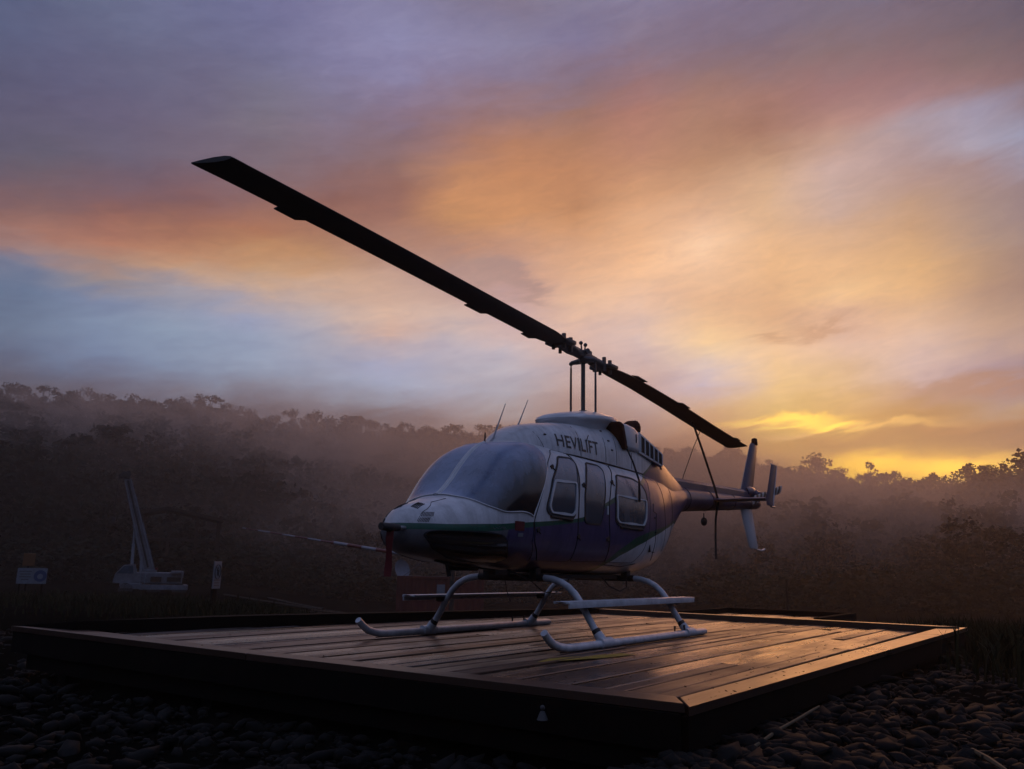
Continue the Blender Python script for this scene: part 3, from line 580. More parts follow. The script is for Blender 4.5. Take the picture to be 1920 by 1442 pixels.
# upper cowling with lettering, intake, louvres
cow = MB().rings(loft(COWL), caps=True).build('engine_cowling', 'paint', HELI)
for s in (1, -1):
    line(MB(), COWL, [(1.45, 1.985), (1.19, 1.99), (.734, 1.995), (.066, 1.985), (-.534, 1.972), (-.93, 1.965)], 0.008, s).build('cowling_seam', 'seam', cow)
    for pts, r in (([(.66, 2.36), (.665, 2.2), (.66, 2.0)], .0035), ([(-.22, 2.35), (-.2, 2.0)], .003), ([(.06, 2.3), (.08, 2.0)], .0025), ([(-.62, 2.2), (-.60, 2.0)], .003), ([(1.38, 2.2), (1.30, 2.0)], .0025)): line(MB(), COWL, pts, r, s).build('cowling_seam', 'seam', cow)
for s in (1, -1):
    for x, z in ((-.02, 2.40), (-.06, 2.28), (-.10, 2.17), (1.25, 2.18)): MB().box(off(COWL, x, z, 0.003, s), (0.045, 0.008, 0.016)).build('cowling_latch', 'dark', cow)
def letters(txt, x0, x1, z0, z1):
    cu = bpy.data.curves.new('t', 'FONT'); cu.body = txt; cu.offset = 0.014; cu.resolution_u = 3; cu.space_character = 1.08
    to = bpy.data.objects.new('t', cu); COL.objects.link(to)
    dg = bpy.context.evaluated_depsgraph_get(); dg.update(); me = bpy.data.meshes.new_from_object(to.evaluated_get(dg)); bpy.data.objects.remove(to)
    bm = bmesh.new(); bm.from_mesh(me); bmesh.ops.triangulate(bm, faces=bm.faces[:]); bmesh.ops.subdivide_edges(bm, edges=[e for e in bm.edges if e.calc_length() > 0.3], cuts=2)
    xs_ = [v.co.x for v in bm.verts]; ys_ = [v.co.y for v in bm.verts]; ax, bx, ay, by = min(xs_), max(xs_), min(ys_), max(ys_)
    for v in bm.verts:
        u = (v.co.x - ax) / (bx - ax); w = (v.co.y - ay) / (by - ay); x = x0 + (x1 - x0) * u; z = z0[0] + (z0[1] - z0[0]) * u + ((z1[0] - z0[0]) * (1 - u) + (z1[1] - z0[1]) * u) * w
        v.co = Vector(off(COWL, x, z, 0.003))
    bm.to_mesh(me); bm.free(); me.name = 'lettering'; me.materials.clear(); me.materials.append(M['letter'])
    return me
link('lettering', letters('HEVILIFT', 1.115, .245, (2.068, 2.062), (2.205, 2.222)), cow)
# transmission fairing: a flared collar with a rounded rim, tilted slightly forward
def fair_ring(hl, hw_, z, n=48, cx=0.0):
    rr = []
    for j in range(n):
        t = 2 * math.pi * j / n; x = cx + hl * math.cos(t); y = hw_ * math.sin(t); rr.append((x, y, z - 0.105 * (x + .2)))
    return rr
fr = MB().rings([fair_ring(.60, .30, 2.25, cx=-.02), fair_ring(.61, .305, 2.38, cx=-.03), fair_ring(.65, .33, 2.47, cx=-.04), fair_ring(.69, .385, 2.53, cx=-.06), fair_ring(.725, .41, 2.552, cx=-.06), fair_ring(.735, .416, 2.578, cx=-.06), fair_ring(.715, .405, 2.605, cx=-.06),
                 fair_ring(.64, .34, 2.632, cx=-.06), fair_ring(.45, .26, 2.665, cx=-.10), fair_ring(.25, .16, 2.69, cx=-.15), fair_ring(.10, .09, 2.70, cx=-.2)], caps=True)
fr.build('transmission_fairing', 'white', HELI)
for s in (1, -1):
    ib = MB()
    def quad_ring(x, y0, y1, z0, z1, sl=0.0, r=0.04):
        y0 *= s; y1 *= s; c = []
        for (cy_, cz, a0) in ((y1 - s * r, z1 - r, 0), (y0, z1 - r * .3, 90), (y0, z0 + r * .3, 180), (y1 - s * r, z0 + r, 270)):
            for k in range(4):
                a = R(a0 + 30 * k); rr = r if a0 in (0, 270) else r * .3
                zz = cz + math.sin(a) * rr; c.append((x + (zz - z0) * sl, cy_ + s * math.cos(a) * rr, zz))
        return c
    ib.rings([quad_ring(-.415, .30, .515, 2.225, 2.535, .42), quad_ring(-.50, .30, .522, 2.225, 2.54, .32), quad_ring(-.66, .30, .515, 2.225, 2.53, .1), quad_ring(-.80, .30, .492, 2.225, 2.49, 0)], caps=True)
    o = ib.build('air_intake', 'white', HELI)
    em = MB(); em.tube([(-.66, s * .512 , 2.44), (-.665, s * .514, 2.38), (-.66, s * .512, 2.33)], 0.012, 6); em.box((-.66, s * .505, 2.28), (.03, .01, .03)); em.build('stencil', 'letter', o)
    lv = MB(); lg = MB()
    for k in range(5):
        xa = -.84 - k * .135; xb = xa - .105; f_ = lambda x, t: np.array([x, s * (.487 - .008 * abs(x + .8)), (2.235 - .145 * (-.85 - x)) * (1 - t) + (2.46 - .26 * (-.85 - x)) * t])
        lg.add([f_(xa - .05 * 0, .05) + (0, s * .010, 0), f_(xb, .05) + (0, s * .010, 0), f_(xb, .95) + (0, s * .010, 0), f_(xa, .95) + (0, s * .010, 0), f_(xa, .05) - (0, s * .03, 0), f_(xb, .05) - (0, s * .03, 0), f_(xb, .95) - (0, s * .03, 0), f_(xa, .95) - (0, s * .03, 0)],
               [(0, 1, 2, 3), (4, 5, 6, 7), (0, 1, 5, 4), (1, 2, 6, 5), (2, 3, 7, 6), (3, 0, 4, 7)])
    f0 = lambda x, t, e: (x, s * (.487 - .008 * abs(x + .8) + e), (2.235 - .145 * (-.85 - x)) * (1 - t) + (2.46 - .26 * (-.85 - x)) * t)
    lv.add([f0(-.80, -.08, .004), f0(-1.52, -.10, .004), f0(-1.52, 1.1, .004), f0(-.80, 1.08, .004), f0(-.80, -.08, -.06), f0(-1.52, -.10, -.06), f0(-1.52, 1.1, -.06), f0(-.80, 1.08, -.06)], [(0, 1, 2, 3), (4, 5, 6, 7), (0, 1, 5, 4), (1, 2, 6, 5), (2, 3, 7, 6), (3, 0, 4, 7)])
    for k in range(6): lv.tube([f0(-.825 - k * .135, .0, .010), f0(-.825 - k * .135, 1.0, .010)], 0.011, 6)
    o = lv.build('louvre_frame', 'white', HELI); lg.build('louvre', 'shadowgap', o)
    lp = smooth_loop([(-1.585, 2.245), (-1.69, 2.205), (-1.735, 2.11), (-1.65, 2.10), (-1.595, 2.13)], rad=0.04)
    patch(MB(), COWL, lp, 0.004, s).build('rear_vent', 'shadowgap', HELI)
    ex = MB(); ex.tube([(-.98, s * .15, 2.44), (-1.0, s * .18, 2.54), (-1.07, s * .22, 2.595), (-1.16, s * .26, 2.615)], [.09, .095, .095, .09], 16); ex.build('exhaust_stack', 'steel', HELI)

# rotor: mast, links, hub, two blades
HX, HZ = -.205, 3.43
MB().tube([(HX, 0, 2.66), (HX, 0, HZ)], .027, 14).tube([(HX, 0, 2.66), (HX, 0, 2.715)], [.10, .055], 16).build('mast', 'metal', HELI)
for s in (1, -1):
    MB().tube([(HX + .01 * s, s * .185, 2.55), (HX, s * .18, 3.0), (HX, s * .18, 3.27), (HX, s * .18, 3.34)], [.015, .015, .013, .007], 8).ball((HX, s * .18, 3.35), .028).build('pitch_link', 'metal', HELI)
hub = MB()
zn = lambda r: HZ + 0.02 + 0.047 * r                                  # height of the forward blade
def zf(r): return float(np.interp(r, [0, .7, 1.7, 2.8, 4.1, 5.65], [3.425, 3.39, 3.335, 3.245, 3.12, 2.99]))
hub.box((HX + .02, 0, HZ + .01), (.62, .13, .09), ry=-.05, bev=0.025)
for s in (1, -1):
    a = Vector((HX + s * .22, 0, HZ + .012 * s)); b = Vector((HX + s * .62, 0, zn(.62) if s > 0 else zf(.62)))
    hub.tube([a, a.lerp(b, .3), a.lerp(b, .7), b], [.075, .09, .085, .07], 12, flat=0.75)
    hub.box(tuple(a.lerp(b, .85) + Vector((0, .12 * s, -.0))), (.20, .10, .05), bev=.012); hub.box(tuple(a.lerp(b, .85) - Vector((0, .12 * s, 0))), (.22, .09, .045), bev=.012)
    for q in (.55, .95): hub.tube([tuple(a.lerp(b, q) + Vector((0, .07, -.09))), tuple(a.lerp(b, q) + Vector((0, .07, .10)))], .028, 8); hub.tube([tuple(a.lerp(b, q) + Vector((0, -.08, -.08))), tuple(a.lerp(b, q) + Vector((0, -.08, .08)))], .022, 8)
    hub.tube([(HX + s * .05, 0, HZ - .04), (HX + .02 * s, s * .12, HZ - .06), (HX, s * .18, 3.36)], [.05, .035, .026], 8)
    hub.tube([(HX + .03 * s, 0, HZ + .05), (HX + .055 * s, 0, HZ + .15)], .011, 6).ball((HX + .058 * s, 0, HZ + .165), .026)
hub.tube([(HX - .05, -.10, HZ + .05), (HX + .05, .10, HZ + .05)], .035, 8).box((HX - .12, 0, HZ + .06), (.10, .09, .08), bev=.02).tube([(HX, 0, HZ - .09), (HX, 0, HZ + .07)], .055, 12).build('rotor_hub', 'metal', HELI)
def blade(sg):
    rows = []; prof = [(-.185, -.004), (-.10, -.012), (.02, -.020), (.12, -.019), (.17, -.010), (.185, 0), (.17, .011), (.12, .021), (.02, .022), (-.10, .013), (-.185, .004)]
    rs = [.50, .62, .78, .95] + list(np.linspace(1.1, 5.45, 30)) + [5.56, 5.64, 5.655]
    for r in rs:
        k = 1.0 if r > .95 else .58 + .42 * sstep((r - .5) / .45)
        if r > 5.64: k *= .97
        zz = zn(r) - (0.0035 * max(r - 3.2, 0) ** 2) if sg > 0 else zf(r)
        tw = R(4.0 - 1.6 * r) * 0.5
        tilt = .10 * (1 - sstep((r - .6) / 2.8)) if sg < 0 else 0.0
        row = []
        for (c, h) in prof:
            c *= k; y = sg * (c * math.cos(tw)); rake = 0.05 * (-c) / .185 if r > 5.5 else 0
            row.append((HX + sg * (r + rake), y, zz + h * (1 if r > .9 else 1.5) + c * math.sin(tw) * 0.6 + c * tilt))
        rows.append(row)
    o = MB().rings(rows, caps=True).build('rotor_blade', 'blade', HELI)
    for ra, rb in ((4.56, 4.86), (1.85, 2.22), (.86, 1.10)) if sg > 0 else ((4.95, 5.2), (2.6, 2.95), (1.05, 1.42)):
        tm = MB(); z0 = (zn((ra + rb) / 2) - .0035 * max((ra + rb) / 2 - 3.2, 0) ** 2) if sg > 0 else zf((ra + rb) / 2)
        za = z0 - (zn(.15) - zn(0)) if sg > 0 else zf(ra); zb_ = z0 + (zn(.15) - zn(0)) if sg > 0 else zf(rb)
        pr = [(ra, -.17, za), (rb, -.17, zb_), (rb - .0, -.235, zb_ - .006), (ra + .07, -.235, za - .006)]
        vs = [(HX + sg * r, sg * c, z + e) for e in (-.005, .005) for r, c, z in pr]
        tm.add(vs, [(0, 1, 2, 3), (4, 5, 6, 7), (0, 1, 5, 4), (1, 2, 6, 5), (2, 3, 7, 6), (3, 0, 4, 7)]).build('trim_tab', 'blade', o)
for sg in (1, -1): blade(sg)

# tail
def bz(x): t = (-x - 2.9) / 3.9; return 1.815 + .22 * t
def brad(x): t = (-x - 2.9) / 3.9; return .195 - .085 * t
rows = []
for x in np.linspace(-2.85, -6.75, 26): rows.append([(x, brad(x) * math.cos(2 * math.pi * j / 24), bz(x) + brad(x) * math.sin(2 * math.pi * j / 24)) for j in range(24)])
rows.append([(-6.84, .06 * math.cos(2 * math.pi * j / 24), bz(-6.8) + .06 * math.sin(2 * math.pi * j / 24)) for j in range(24)])
tb = MB().rings(rows, caps=True).build('tail_boom', 'purple', HELI)
dc = []
for x in np.linspace(-2.80, -6.25, 14):
    zt = bz(x) + brad(x); w = .085 - .01 * (-x - 2.8) / 3.4; h = .125 - .02 * (-x - 2.8) / 3.4
    dc.append([(x, -w, zt - .04), (x, -w, zt + h * .6), (x, -w * .6, zt + h), (x, w * .6, zt + h), (x, w, zt + h * .6), (x, w, zt - .04)])
MB().rings(dc, caps=True, smooth=False).build('drive_shaft_cover', 'purple', tb)
for x in (-3.2, -4.2, -5.3, -6.2): MB().tube([(x, brad(x) * 1.012 * math.cos(a), bz(x) + brad(x) * 1.012 * math.sin(a)) for a in np.linspace(0, 2 * math.pi, 25)], .005, 5).build('boom_band', 'seam', tb)
MB().tube([(-6.15, 0, 2.20), (-6.35, 0, 2.215), (-6.55, 0, 2.21), (-6.66, 0, 2.19)], [.09, .115, .11, .05], 14).ball((-6.55, .05, 2.17), .11).tube([(-6.55, 0, 2.17), (-6.55, .30, 2.17)], [.07, .045], 12).build('tail_gearbox', 'purple', tb)
def fin(name, m, stn, parent):
    rows = []
    for z, x0, x1, th in stn:
        c = x0 - x1
        rows.append([(x0 - c * t, y * th, z) for t, y in ((0, 0), (.06, .55), (.25, 1), (.6, .8), (1, .12), (1, -.12), (.6, -.8), (.25, -1), (.06, -.55))])
    return MB().rings(rows, caps=True).build(name, m, parent)
vf = fin('vertical_fin', 'purple', [(2.12, -5.93, -6.58, .055), (2.5, -6.17, -6.73, .05), (2.9, -6.44, -6.90, .042), (3.11, -6.58, -7.0, .036), (3.165, -6.64, -6.99, .026)], HELI)
MB().tube([(-6.86, 0, 3.15), (-6.86, 0, 3.19), (-6.86, 0, 3.27), (-6.86, 0, 3.285)], [.062, .06, .052, .02], 14).build('beacon', 'maroon', vf)
lf = fin('ventral_fin', 'white', [(1.96, -5.90, -6.52, .05), (1.6, -6.10, -6.64, .045), (1.22, -6.33, -6.79, .035), (1.19, -6.37, -6.77, .02)], HELI)
MB().tube([(-6.60, 0, 1.21), (-6.78, 0, 1.175), (-7.0, 0, 1.165), (-7.18, 0, 1.195)], [.018, .018, .016, .022], 8).build('tail_skid', 'skid', lf)
rows = []
for y in (-1.0, -.9, 0, .9, 1.0):
    rows.append([(-4.20 - .46 * t, y, 1.90 + h * .9) for t, h in ((0, 0), (.1, .024), (.35, .034), (.7, .02), (1, .002), (.7, -.020), (.35, -.030), (.1, -.022))])
hs = MB().rings(rows, caps=True).build('horizontal_stabilizer', 'purple', HELI)
for s in (1, -1):
    rows = []
    for z, x0, x1 in ((1.80, -4.28, -4.60), (1.9, -4.26, -4.60), (2.45, -4.58, -4.87), (2.475, -4.60, -4.86)):
        rows.append([(x0 + (x1 - x0) * t, s * 1.0 + h, z) for t, h in ((0, 0), (.15, .016), (.6, .014), (1, .003), (1, -.003), (.6, -.014), (.15, -.016))])
    ep = MB().rings(rows, caps=True).build('end_plate', 'purple', hs)
    MB().tube([(-4.58, s, 2.48), (-4.87, s, 2.478), (-4.60, s, 1.80)], .012, 6).build('edge_strip', 'skid', ep)
    MB().tube([(-4.40, s, 1.83), (-4.5, s, 1.79), (-4.68, s, 1.79)], .016, 6).build('navigation_light', 'steel', ep)
tr = MB().tube([(-6.55, .24, 2.17), (-6.55, .36, 2.17)], .05, 12).box((-6.55, .31, 2.17), (.30, .07, .08), ry=.22, bev=.015).build('tail_rotor', 'metal', HELI)
ang = .20
for s in (1, -1):
    rows = []
    for r in (.12, .2, .3, .6, .82, .83):
        c = .05 if r < .2 else .078
        rows.append([(-6.55 - s * r * math.cos(ang) + k * c * math.sin(ang) * 0, .31 + k * c * .25 + h, 2.17 + s * r * math.sin(ang) + k * c) for k, h in ((-1, 0), (-.3, .012), (.6, .013), (1, 0), (.6, -.013), (-.3, -.012))])
    MB().rings(rows, caps=True).build('tail_rotor_blade', 'trblade', tr)

# landing gear
XF, XR, TR = 1.34, -.754, 1.123
for s in (1, -1):
    sk = MB().tube([(2.46, s * TR, .195), (2.40, s * TR, .145), (2.31, s * TR, .090), (2.20, s * TR, .060), (2.06, s * TR, .041), (1.9, s * TR, .039), (-1.22, s * TR, .039), (-1.26, s * TR, .039)], [.034, .036, .038, .038, .038, .038, .038, .030], 14).build('skid_tube', 'skid', HELI)
    for x in (-.62, -.35): MB().tube([(x, s * TR, .08), (x + .012, s * TR, .135), (x - .012, s * TR, .135), (x, s * TR, .08)], .009, 6).build('ground_wheel_lug', 'dark', sk)
    MB().tube([(2.18, s * TR, .010), (.9, s * TR, -.0005), (-1.2, s * TR, .0)], .010, 6, flat=.5).build('wear_plate', 'dark', sk)
    st = MB(); st.box((.37, s * .955, .432), (3.05, .175, .022), bev=.006); st.box((.37, s * 1.035, .405), (3.02, .022, .05), bev=.006); st.tube([(1.87, s * .955, .432), (1.95, s * .955, .445)], [.07, .03], 8, flat=.16)
    so = st.build('boarding_step', 'skid', HELI)
    for x in (XF, XR): MB().box((x, s * .93, .40), (.07, .14, .075), bev=.012).build('step_clamp', 'dark', so)
def cross(x, h):
    pts = []
    half = [(.0, .655), (.30, .655), (.40, .652), (.52, .640), (.62, .612), (.71, .565), (.79, .495), (.86, .405), (.94, .275), (1.03, .14), (1.105, .06)]
    for y, z in half[::-1]: pts.append((x, -y, z))
    pts += [(x, y, z) for y, z in half[1:]]
    o = MB().tube(pts, .036, 14).build('cross_tube', 'skid', HELI)
    MB().tube([(x, -.42, .652), (x, .42, .652)], .039, 12).box((x, .30, .69), (.10, .09, .12), bev=.015).box((x, -.30, .69), (.10, .09, .12), bev=.015).build('saddle', 'dark', o)
    for s in (1, -1):
        MB().tube([(x, s * 1.045, .13), (x, s * 1.105, .055)], [.047, .052], 12).tube([(x + .10, s * TR, .047), (x - .12, s * TR, .047)], .052, 12).build('skid_shoe', 'skid', o)
        MB().tube([(x, s * 1.02, .165), (x, s * 1.05, .12)], .043, 10).box((x, s * 1.05, .12), (.055, .05, .04)).build('bolt_collar', 'dark', o)
cross(XF, 0); cross(XR, 0)
bl = MB()
bl.box((2.2, 0, .735), (.35, .16, .05), bev=.02).box((1.9, .22, .70), (.22, .1, .05), bev=.015).box((1.0, 0, .67), (.35, .35, .05), bev=.02).tube([(2.75, .1, .80), (2.45, .12, .755), (2.2, .14, .735)], .012, 6)
for x, y in ((2.6, .12), (2.3, -.1), (1.7, .2), (.6, -.1), (.2, .1)): bl.tube([(x, y, .78), (x - .03, y, .655)], [.02, .012], 6)
bl.tube([(XF, .25, .62), (1.7, .28, .70), (2.2, .2, .74)], .010, 6).box((.3, 0, .665), (1.9, .5, .05), bev=.02).box((-.45, 0, .66), (.3, .2, .07), bev=.02)
bl.build('belly_fitting', 'dark', HELI)
MB().tube([(1.2, .10, .66), (1.05, .14, .56), (.95, .16, .50), (.75, .18, .48), (.55, .2, .55), (.45, .2, .66)], .006, 6).build('hanging_cable', 'dark', HELI)
MB().tube([(-.10, .32, .66), (-.2, .36, .56), (-.4, .4, .50), (-.62, .38, .54), (-.72, .33, .64)], .009, 6).build('hanging_cable', 'dark', HELI)
MB().tube([(1.32, -.1, .64), (1.3, -.08, .5), (1.32, -.02, .40)], .005, 6).build('hanging_cable', 'dark', HELI)
for pts, r in (([(1.80, 0, 2.03), (1.73, 0, 2.10), (1.517, 0, 2.509)], [.016, .010, .004]), ([(1.275, 0, 2.30), (1.25, 0, 2.33), (1.07, 0, 2.63)], [.012, .008, .004]), ([(1.885, 0, 2.01), (1.880, 0, 2.135)], [.009, .008])):
    MB().tube(pts, r, 8).build('antenna', 'dark' if len(pts) == 2 else 'steel', HELI)
MB().tube([(.52, .45, 2.18), (.50, .47, 2.27)], .006, 6).build('antenna', 'dark', HELI)
MB().tube([(3.15, .10, 1.075), (3.36, .12, 1.07), (3.50, .125, 1.075)], [.022, .02, .016], 10).build('pitot_tube', 'steel', HELI)

# ---- things fitted to the parked aircraft
ic = MB()
ico_ = [(.20, 2.215), (.49, 2.215), (.515, 2.24), (.52, 2.51), (.49, 2.545), (.20, 2.555)]
ic.rings([[(-.275 + dx_ - (z - 2.235) * .14 * -1.0 * 0 - (2.235 - z) * -.30, y, z) if False else (-.40 + dx_ + (z - 2.235) * .42, y, z) for (y, z) in ico_] for dx_ in (-.03, .03)] + [[(-.40 + .055 + (z - 2.235) * .42, .2 + (y - .2) * .85, 2.38 + (z - 2.38) * .85) for (y, z) in ico_]], caps=True, smooth=False)
tag(ic.build('intake_cover', 'maroon'), 'dark maroon fabric cover plugged into the air intake beside the rotor mast', 'cover')
tag(MB().tube([(-.38, .52, 2.23), (-.39, .60, 2.05), (-.38, .685, 1.82), (-.385, .685, 1.66), (-.39, .68, 1.56)], [.010, .012, .013, .018, .016], 6, flat=.4).build('cover_strap', 'dark'), 'thin dark strap hanging from the intake cover across the rear window', 'strap')
for s in (1, -1):
    ec = MB().tube([(-1.02, s * .19, 2.555), (-1.08, s * .225, 2.598), (-1.17, s * .265, 2.617), (-1.19, s * .275, 2.62)], [.108, .108, .102, .05], 14)
    ec.tube([(-1.03, s * .19, 2.55), (-1.02, s * .16, 2.50)], [.05, .03], 8)
    tag(ec.build('exhaust_cover', 'maroon'), 'maroon cap over the %s exhaust stack behind the rotor mast' % ('near' if s > 0 else 'far, mostly hidden'), 'cover', 'covers on the exhaust stacks')
pc = MB().tube([(3.30, .118, 1.072), (3.40, .122, 1.07), (3.53, .127, 1.075)], [.034, .038, .034], 10)
pco = empty('pitot_cover', (3.40, .12, .65), 0, 'red pitot tube cover with a long red streamer hanging below the nose', 'cover'); pco.location = (3.41, .12, .65)
oc = pc.build('sleeve', 'dark', pco, loc=(-3.41, -.12, -.65))
s2 = MB(); rows = []
for k in range(13):
    t = k / 12; x = 3.405 + .008 * math.sin(t * 7); z = 1.06 - .41 * t; w = .030 + .004 * math.sin(t * 9); y = .12 + .006 * math.sin(t * 5 + 1)
    rows.append([(x - w * .56, y + w * .8, z), (x + w * .56, y - w * .8, z), (x + w * .56 + .004, y - w * .8 + .004, z), (x - w * .56 + .004, y + w * .8 + .004, z)])
s2.rings(rows, caps=True); s2.build('streamer', 'red', pco, loc=(-3.41, -.12, -.65))
tag(MB().tube([(-3.75, .02, 3.13), (-4.0, .09, 2.64), (-4.27, .165, 2.09), (-4.33, .182, 1.93), (-4.345, .180, 1.84), (-4.35, .15, 1.72), (-4.35, .13, 1.58), (-4.345, .12, 1.3), (-4.34, .12, 1.0), (-4.34, .12, .955)], [.022, .022, .022, .022, .022, .022, .020, .020, .020, .026], 8, flat=.55).build('tie_down_strap', 'dark'), 'dark tie-down strap from the rear rotor blade to the tail boom, its end hanging below', 'strap')
tag(MB().tube([(-4.35, -.08, 3.09), (-4.1, -.12, 2.75), (-3.75, -.16, 2.25), (-3.65, -.17, 2.05)], .007, 6).build('tie_down_rope', 'twig'), 'thin pale cord from the rear rotor blade down behind the tail boom', 'rope')
tag(MB().tube([(-4.12, .02, 1.68), (-4.12, .02, 1.60)], .010, 6).ball((-4.12, .02, 1.545), .055, 8, (1, 1, 1.25)).build('strap_knot', 'dark'), 'small dark knotted ball hanging under the tail boom beside the strap', 'knot')

# ------------------------------------------------------------------ the wooden landing deck
DX0, DX1 = -4.65, 4.34
def ys(x): return -3.50 + (4.15 - x) * (1.33 / 8.75)                   # the far long side runs slightly in towards the tail
def yp(x): return 3.22 + (4.3 - x) * .038                              # outer line of the near long side
DECK = empty('helipad_deck', (0, 0, -.45), 0, 'wide wet timber landing deck with raised kerbs under the helicopter', 'deck')
DL = (0, 0, .45)
pk = MB(); y = 3.02; row = 0
def slab(mb, top, th, e=.005):                                         # board with four free top corners
    t = [Vector(q) for q in top]; c = sum(t, Vector()) / 4
    ins = [q + (c - q).normalized() * e * 1.4 for q in t]
    dn = lambda q, d: (q[0], q[1], q[2] - d)
    return mb.rings([[dn(q, th) for q in t], [dn(q, e) for q in t], ins], caps=True, smooth=False)
def plank(mb, x0, x1, y0, y1, z1=0.0, th=.05, k0=0.0):
    mb.cur = rnd.random(); dz = rnd.uniform(-.008, .004); t = rnd.uniform(-.005, .005); e = .005
    ring = lambda x: [(x, y0, z1 - th), (x, y0, z1 - e + dz - t), (x, y0 + e, z1 + dz - t), (x, (y0 + y1) / 2, z1 + dz - .0015), (x, y1 - e, z1 + dz + t), (x, y1, z1 - e + dz + t), (x, y1, z1 - th)]
    mb.rings([ring(x0), ring(x1)], caps=True, smooth=False)
while y > -3.5:
    w = rnd.choice((.17, .19, .20, .22)); y0 = y - w; x = 3.985
    while x > DX0 + .02:
        L = rnd.uniform(2.4, 4.8) if row % 2 or x < 3 else rnd.uniform(1.5, 4.5); x0 = max(x - L, DX0)
        if x0 - DX0 < .8: x0 = DX0
        lim = ys((x + x0) / 2)
        if y - .02 > lim: plank(pk, x0, x - .008, max(y0, lim - .1), y - rnd.uniform(.010, .028))
        x = x0
    y = y0; row += 1
pk.build('planking', 'deck', DECK, loc=DL)
rb = MB(); pt_ = lambda t, o: Vector((4.25 - 9.15 * t, 3.21 + .37 * t, .055 * t)) if o else Vector((3.96 - 8.56 * t, 3.03 + .24 * t, .004 + .048 * t))
for t0, t1 in ((0, .50), (.502, .80), (.802, 1.0)): rb.cur = .42 + .1 * rnd.random(); slab(rb, [pt_(t0, 0), pt_(t1, 0), pt_(t1, 1), pt_(t0, 1)], .05)
rb.build('edge_plank', 'rim', DECK, loc=DL)
rb = MB(); rb.cur = .75; slab(rb, [(4.02, -.5, .02), (3.99, 3.02, .012), (4.29, 3.20, .022), (4.335, -.5, .036)], .05); rb.cur = .6; slab(rb, [(3.95, -3.62, .034), (4.02, -.512, .02), (4.335, -.512, .036), (4.355, -4.25, .052)], .05)
rb.build('edge_plank', 'rim', DECK, loc=DL)
kb = MB(); kb.cur = .7; slab(kb, [(-4.60, -2.2, .077), (-4.36, 3.26, .077), (-4.50, 3.52, .079), (-4.72, -2.25, .079)], .13); kb.build('rear_kerb', 'rim', DECK, loc=DL)
kb = MB(); kb.cur = .2
ki = [(4.10, -3.50, .125), (2.0, ys(2.0), .13), (-1.0, ys(-1.0), .11), (-4.72, ys(-4.72), .085)]; ko = [(4.25, -4.2, .056), (2.0, -3.75, .11), (-1.0, -2.95, .11), (-4.72, -2.35, .085)]
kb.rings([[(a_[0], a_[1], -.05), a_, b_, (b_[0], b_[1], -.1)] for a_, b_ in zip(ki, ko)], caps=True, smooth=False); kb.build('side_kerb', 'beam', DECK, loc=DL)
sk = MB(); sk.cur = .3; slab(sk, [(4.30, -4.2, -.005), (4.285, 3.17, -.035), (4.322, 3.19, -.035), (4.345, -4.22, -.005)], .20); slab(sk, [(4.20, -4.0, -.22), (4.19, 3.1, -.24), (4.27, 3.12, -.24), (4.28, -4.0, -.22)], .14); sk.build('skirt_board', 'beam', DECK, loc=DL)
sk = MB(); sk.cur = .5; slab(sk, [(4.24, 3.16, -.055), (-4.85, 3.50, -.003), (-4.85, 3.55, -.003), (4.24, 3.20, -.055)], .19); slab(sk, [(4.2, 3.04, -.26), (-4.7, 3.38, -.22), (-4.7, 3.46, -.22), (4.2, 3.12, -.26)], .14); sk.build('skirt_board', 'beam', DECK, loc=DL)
jb = MB(); jb.cur = .1
for x in np.linspace(DX0 + .1, 3.95, 12): jb.box((x, (ys(x) + 3.0) / 2 - .0, -.12), (.08, 2.95 - ys(x), .13))
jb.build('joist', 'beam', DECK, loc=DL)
for x in (4.15, 2.1, 0, -2.1, -4.5):
    for yy in (yp(x) - .16, 1.1, -1.1, ys(x) + .1):
        p = MB(); p.cur = .2; p.box((x, yy, -.42), (.14, .14, .46)); p.build('post', 'beam', DECK, loc=DL)
MB().add([(2.95, 1.36, .0045), (2.62, 1.28, .0045), (1.75, 1.52, .0045), (1.72, 1.66, .0045), (2.2, 1.60, .0045)], [(0, 1, 2, 3, 4)]).build('yellow_marking', 'yellow', DECK, loc=DL)
V, F = [], []
for k in range(420):
    x = rng.uniform(-4.4, 4.2); y = rng.uniform(ys(x) + .1, 3.3) if rng.random() < .6 else 3.3 - abs(rng.normal()) * .5; a = rng.uniform(0, 6.28); s_ = rng.uniform(.006, .018); q_ = rng.uniform(.3, .7); z = .012 + (.02 if y > 2.95 or x > 3.9 else 0)
    c_, n_ = math.cos(a) * s_, math.sin(a) * s_; b_ = len(V); V += [(x - c_, y - n_, z), (x + n_ * q_, y - c_ * q_, z + rng.uniform(0, .006)), (x + c_, y + n_, z + rng.uniform(0, .01)), (x - n_ * q_, y + c_ * q_, z)]; F.append((b_, b_ + 1, b_ + 2, b_ + 3))
tag(np_obj('leaf_litter', V, F, 'speck'), 'scattered dark leaf litter and grit on the wet deck boards', 'leaf litter', kind='stuff')
EXT = empty('deck_extension', (-6, .4, -.45), 0, 'smaller raised timber platform joined to the far end of the landing deck', 'platform')
EL = (6, -.4, .45)
pk = MB(); y = 1.45
while y > -.75:
    w = .25; plank(pk, -7.2, -4.76, y - w, y - .012); y -= w
pk.build('planking', 'deck', EXT, loc=EL)
kb = MB(); kb.cur = .6; kb.box((-6.0, -.80, .03), (2.44, .09, .12)); kb.box((-7.24, .38, .03), (.09, 2.25, .12)); kb.box((-6.0, 1.53, .03), (2.4, .10, .13)); kb.build('kerb', 'beam', EXT, loc=EL)
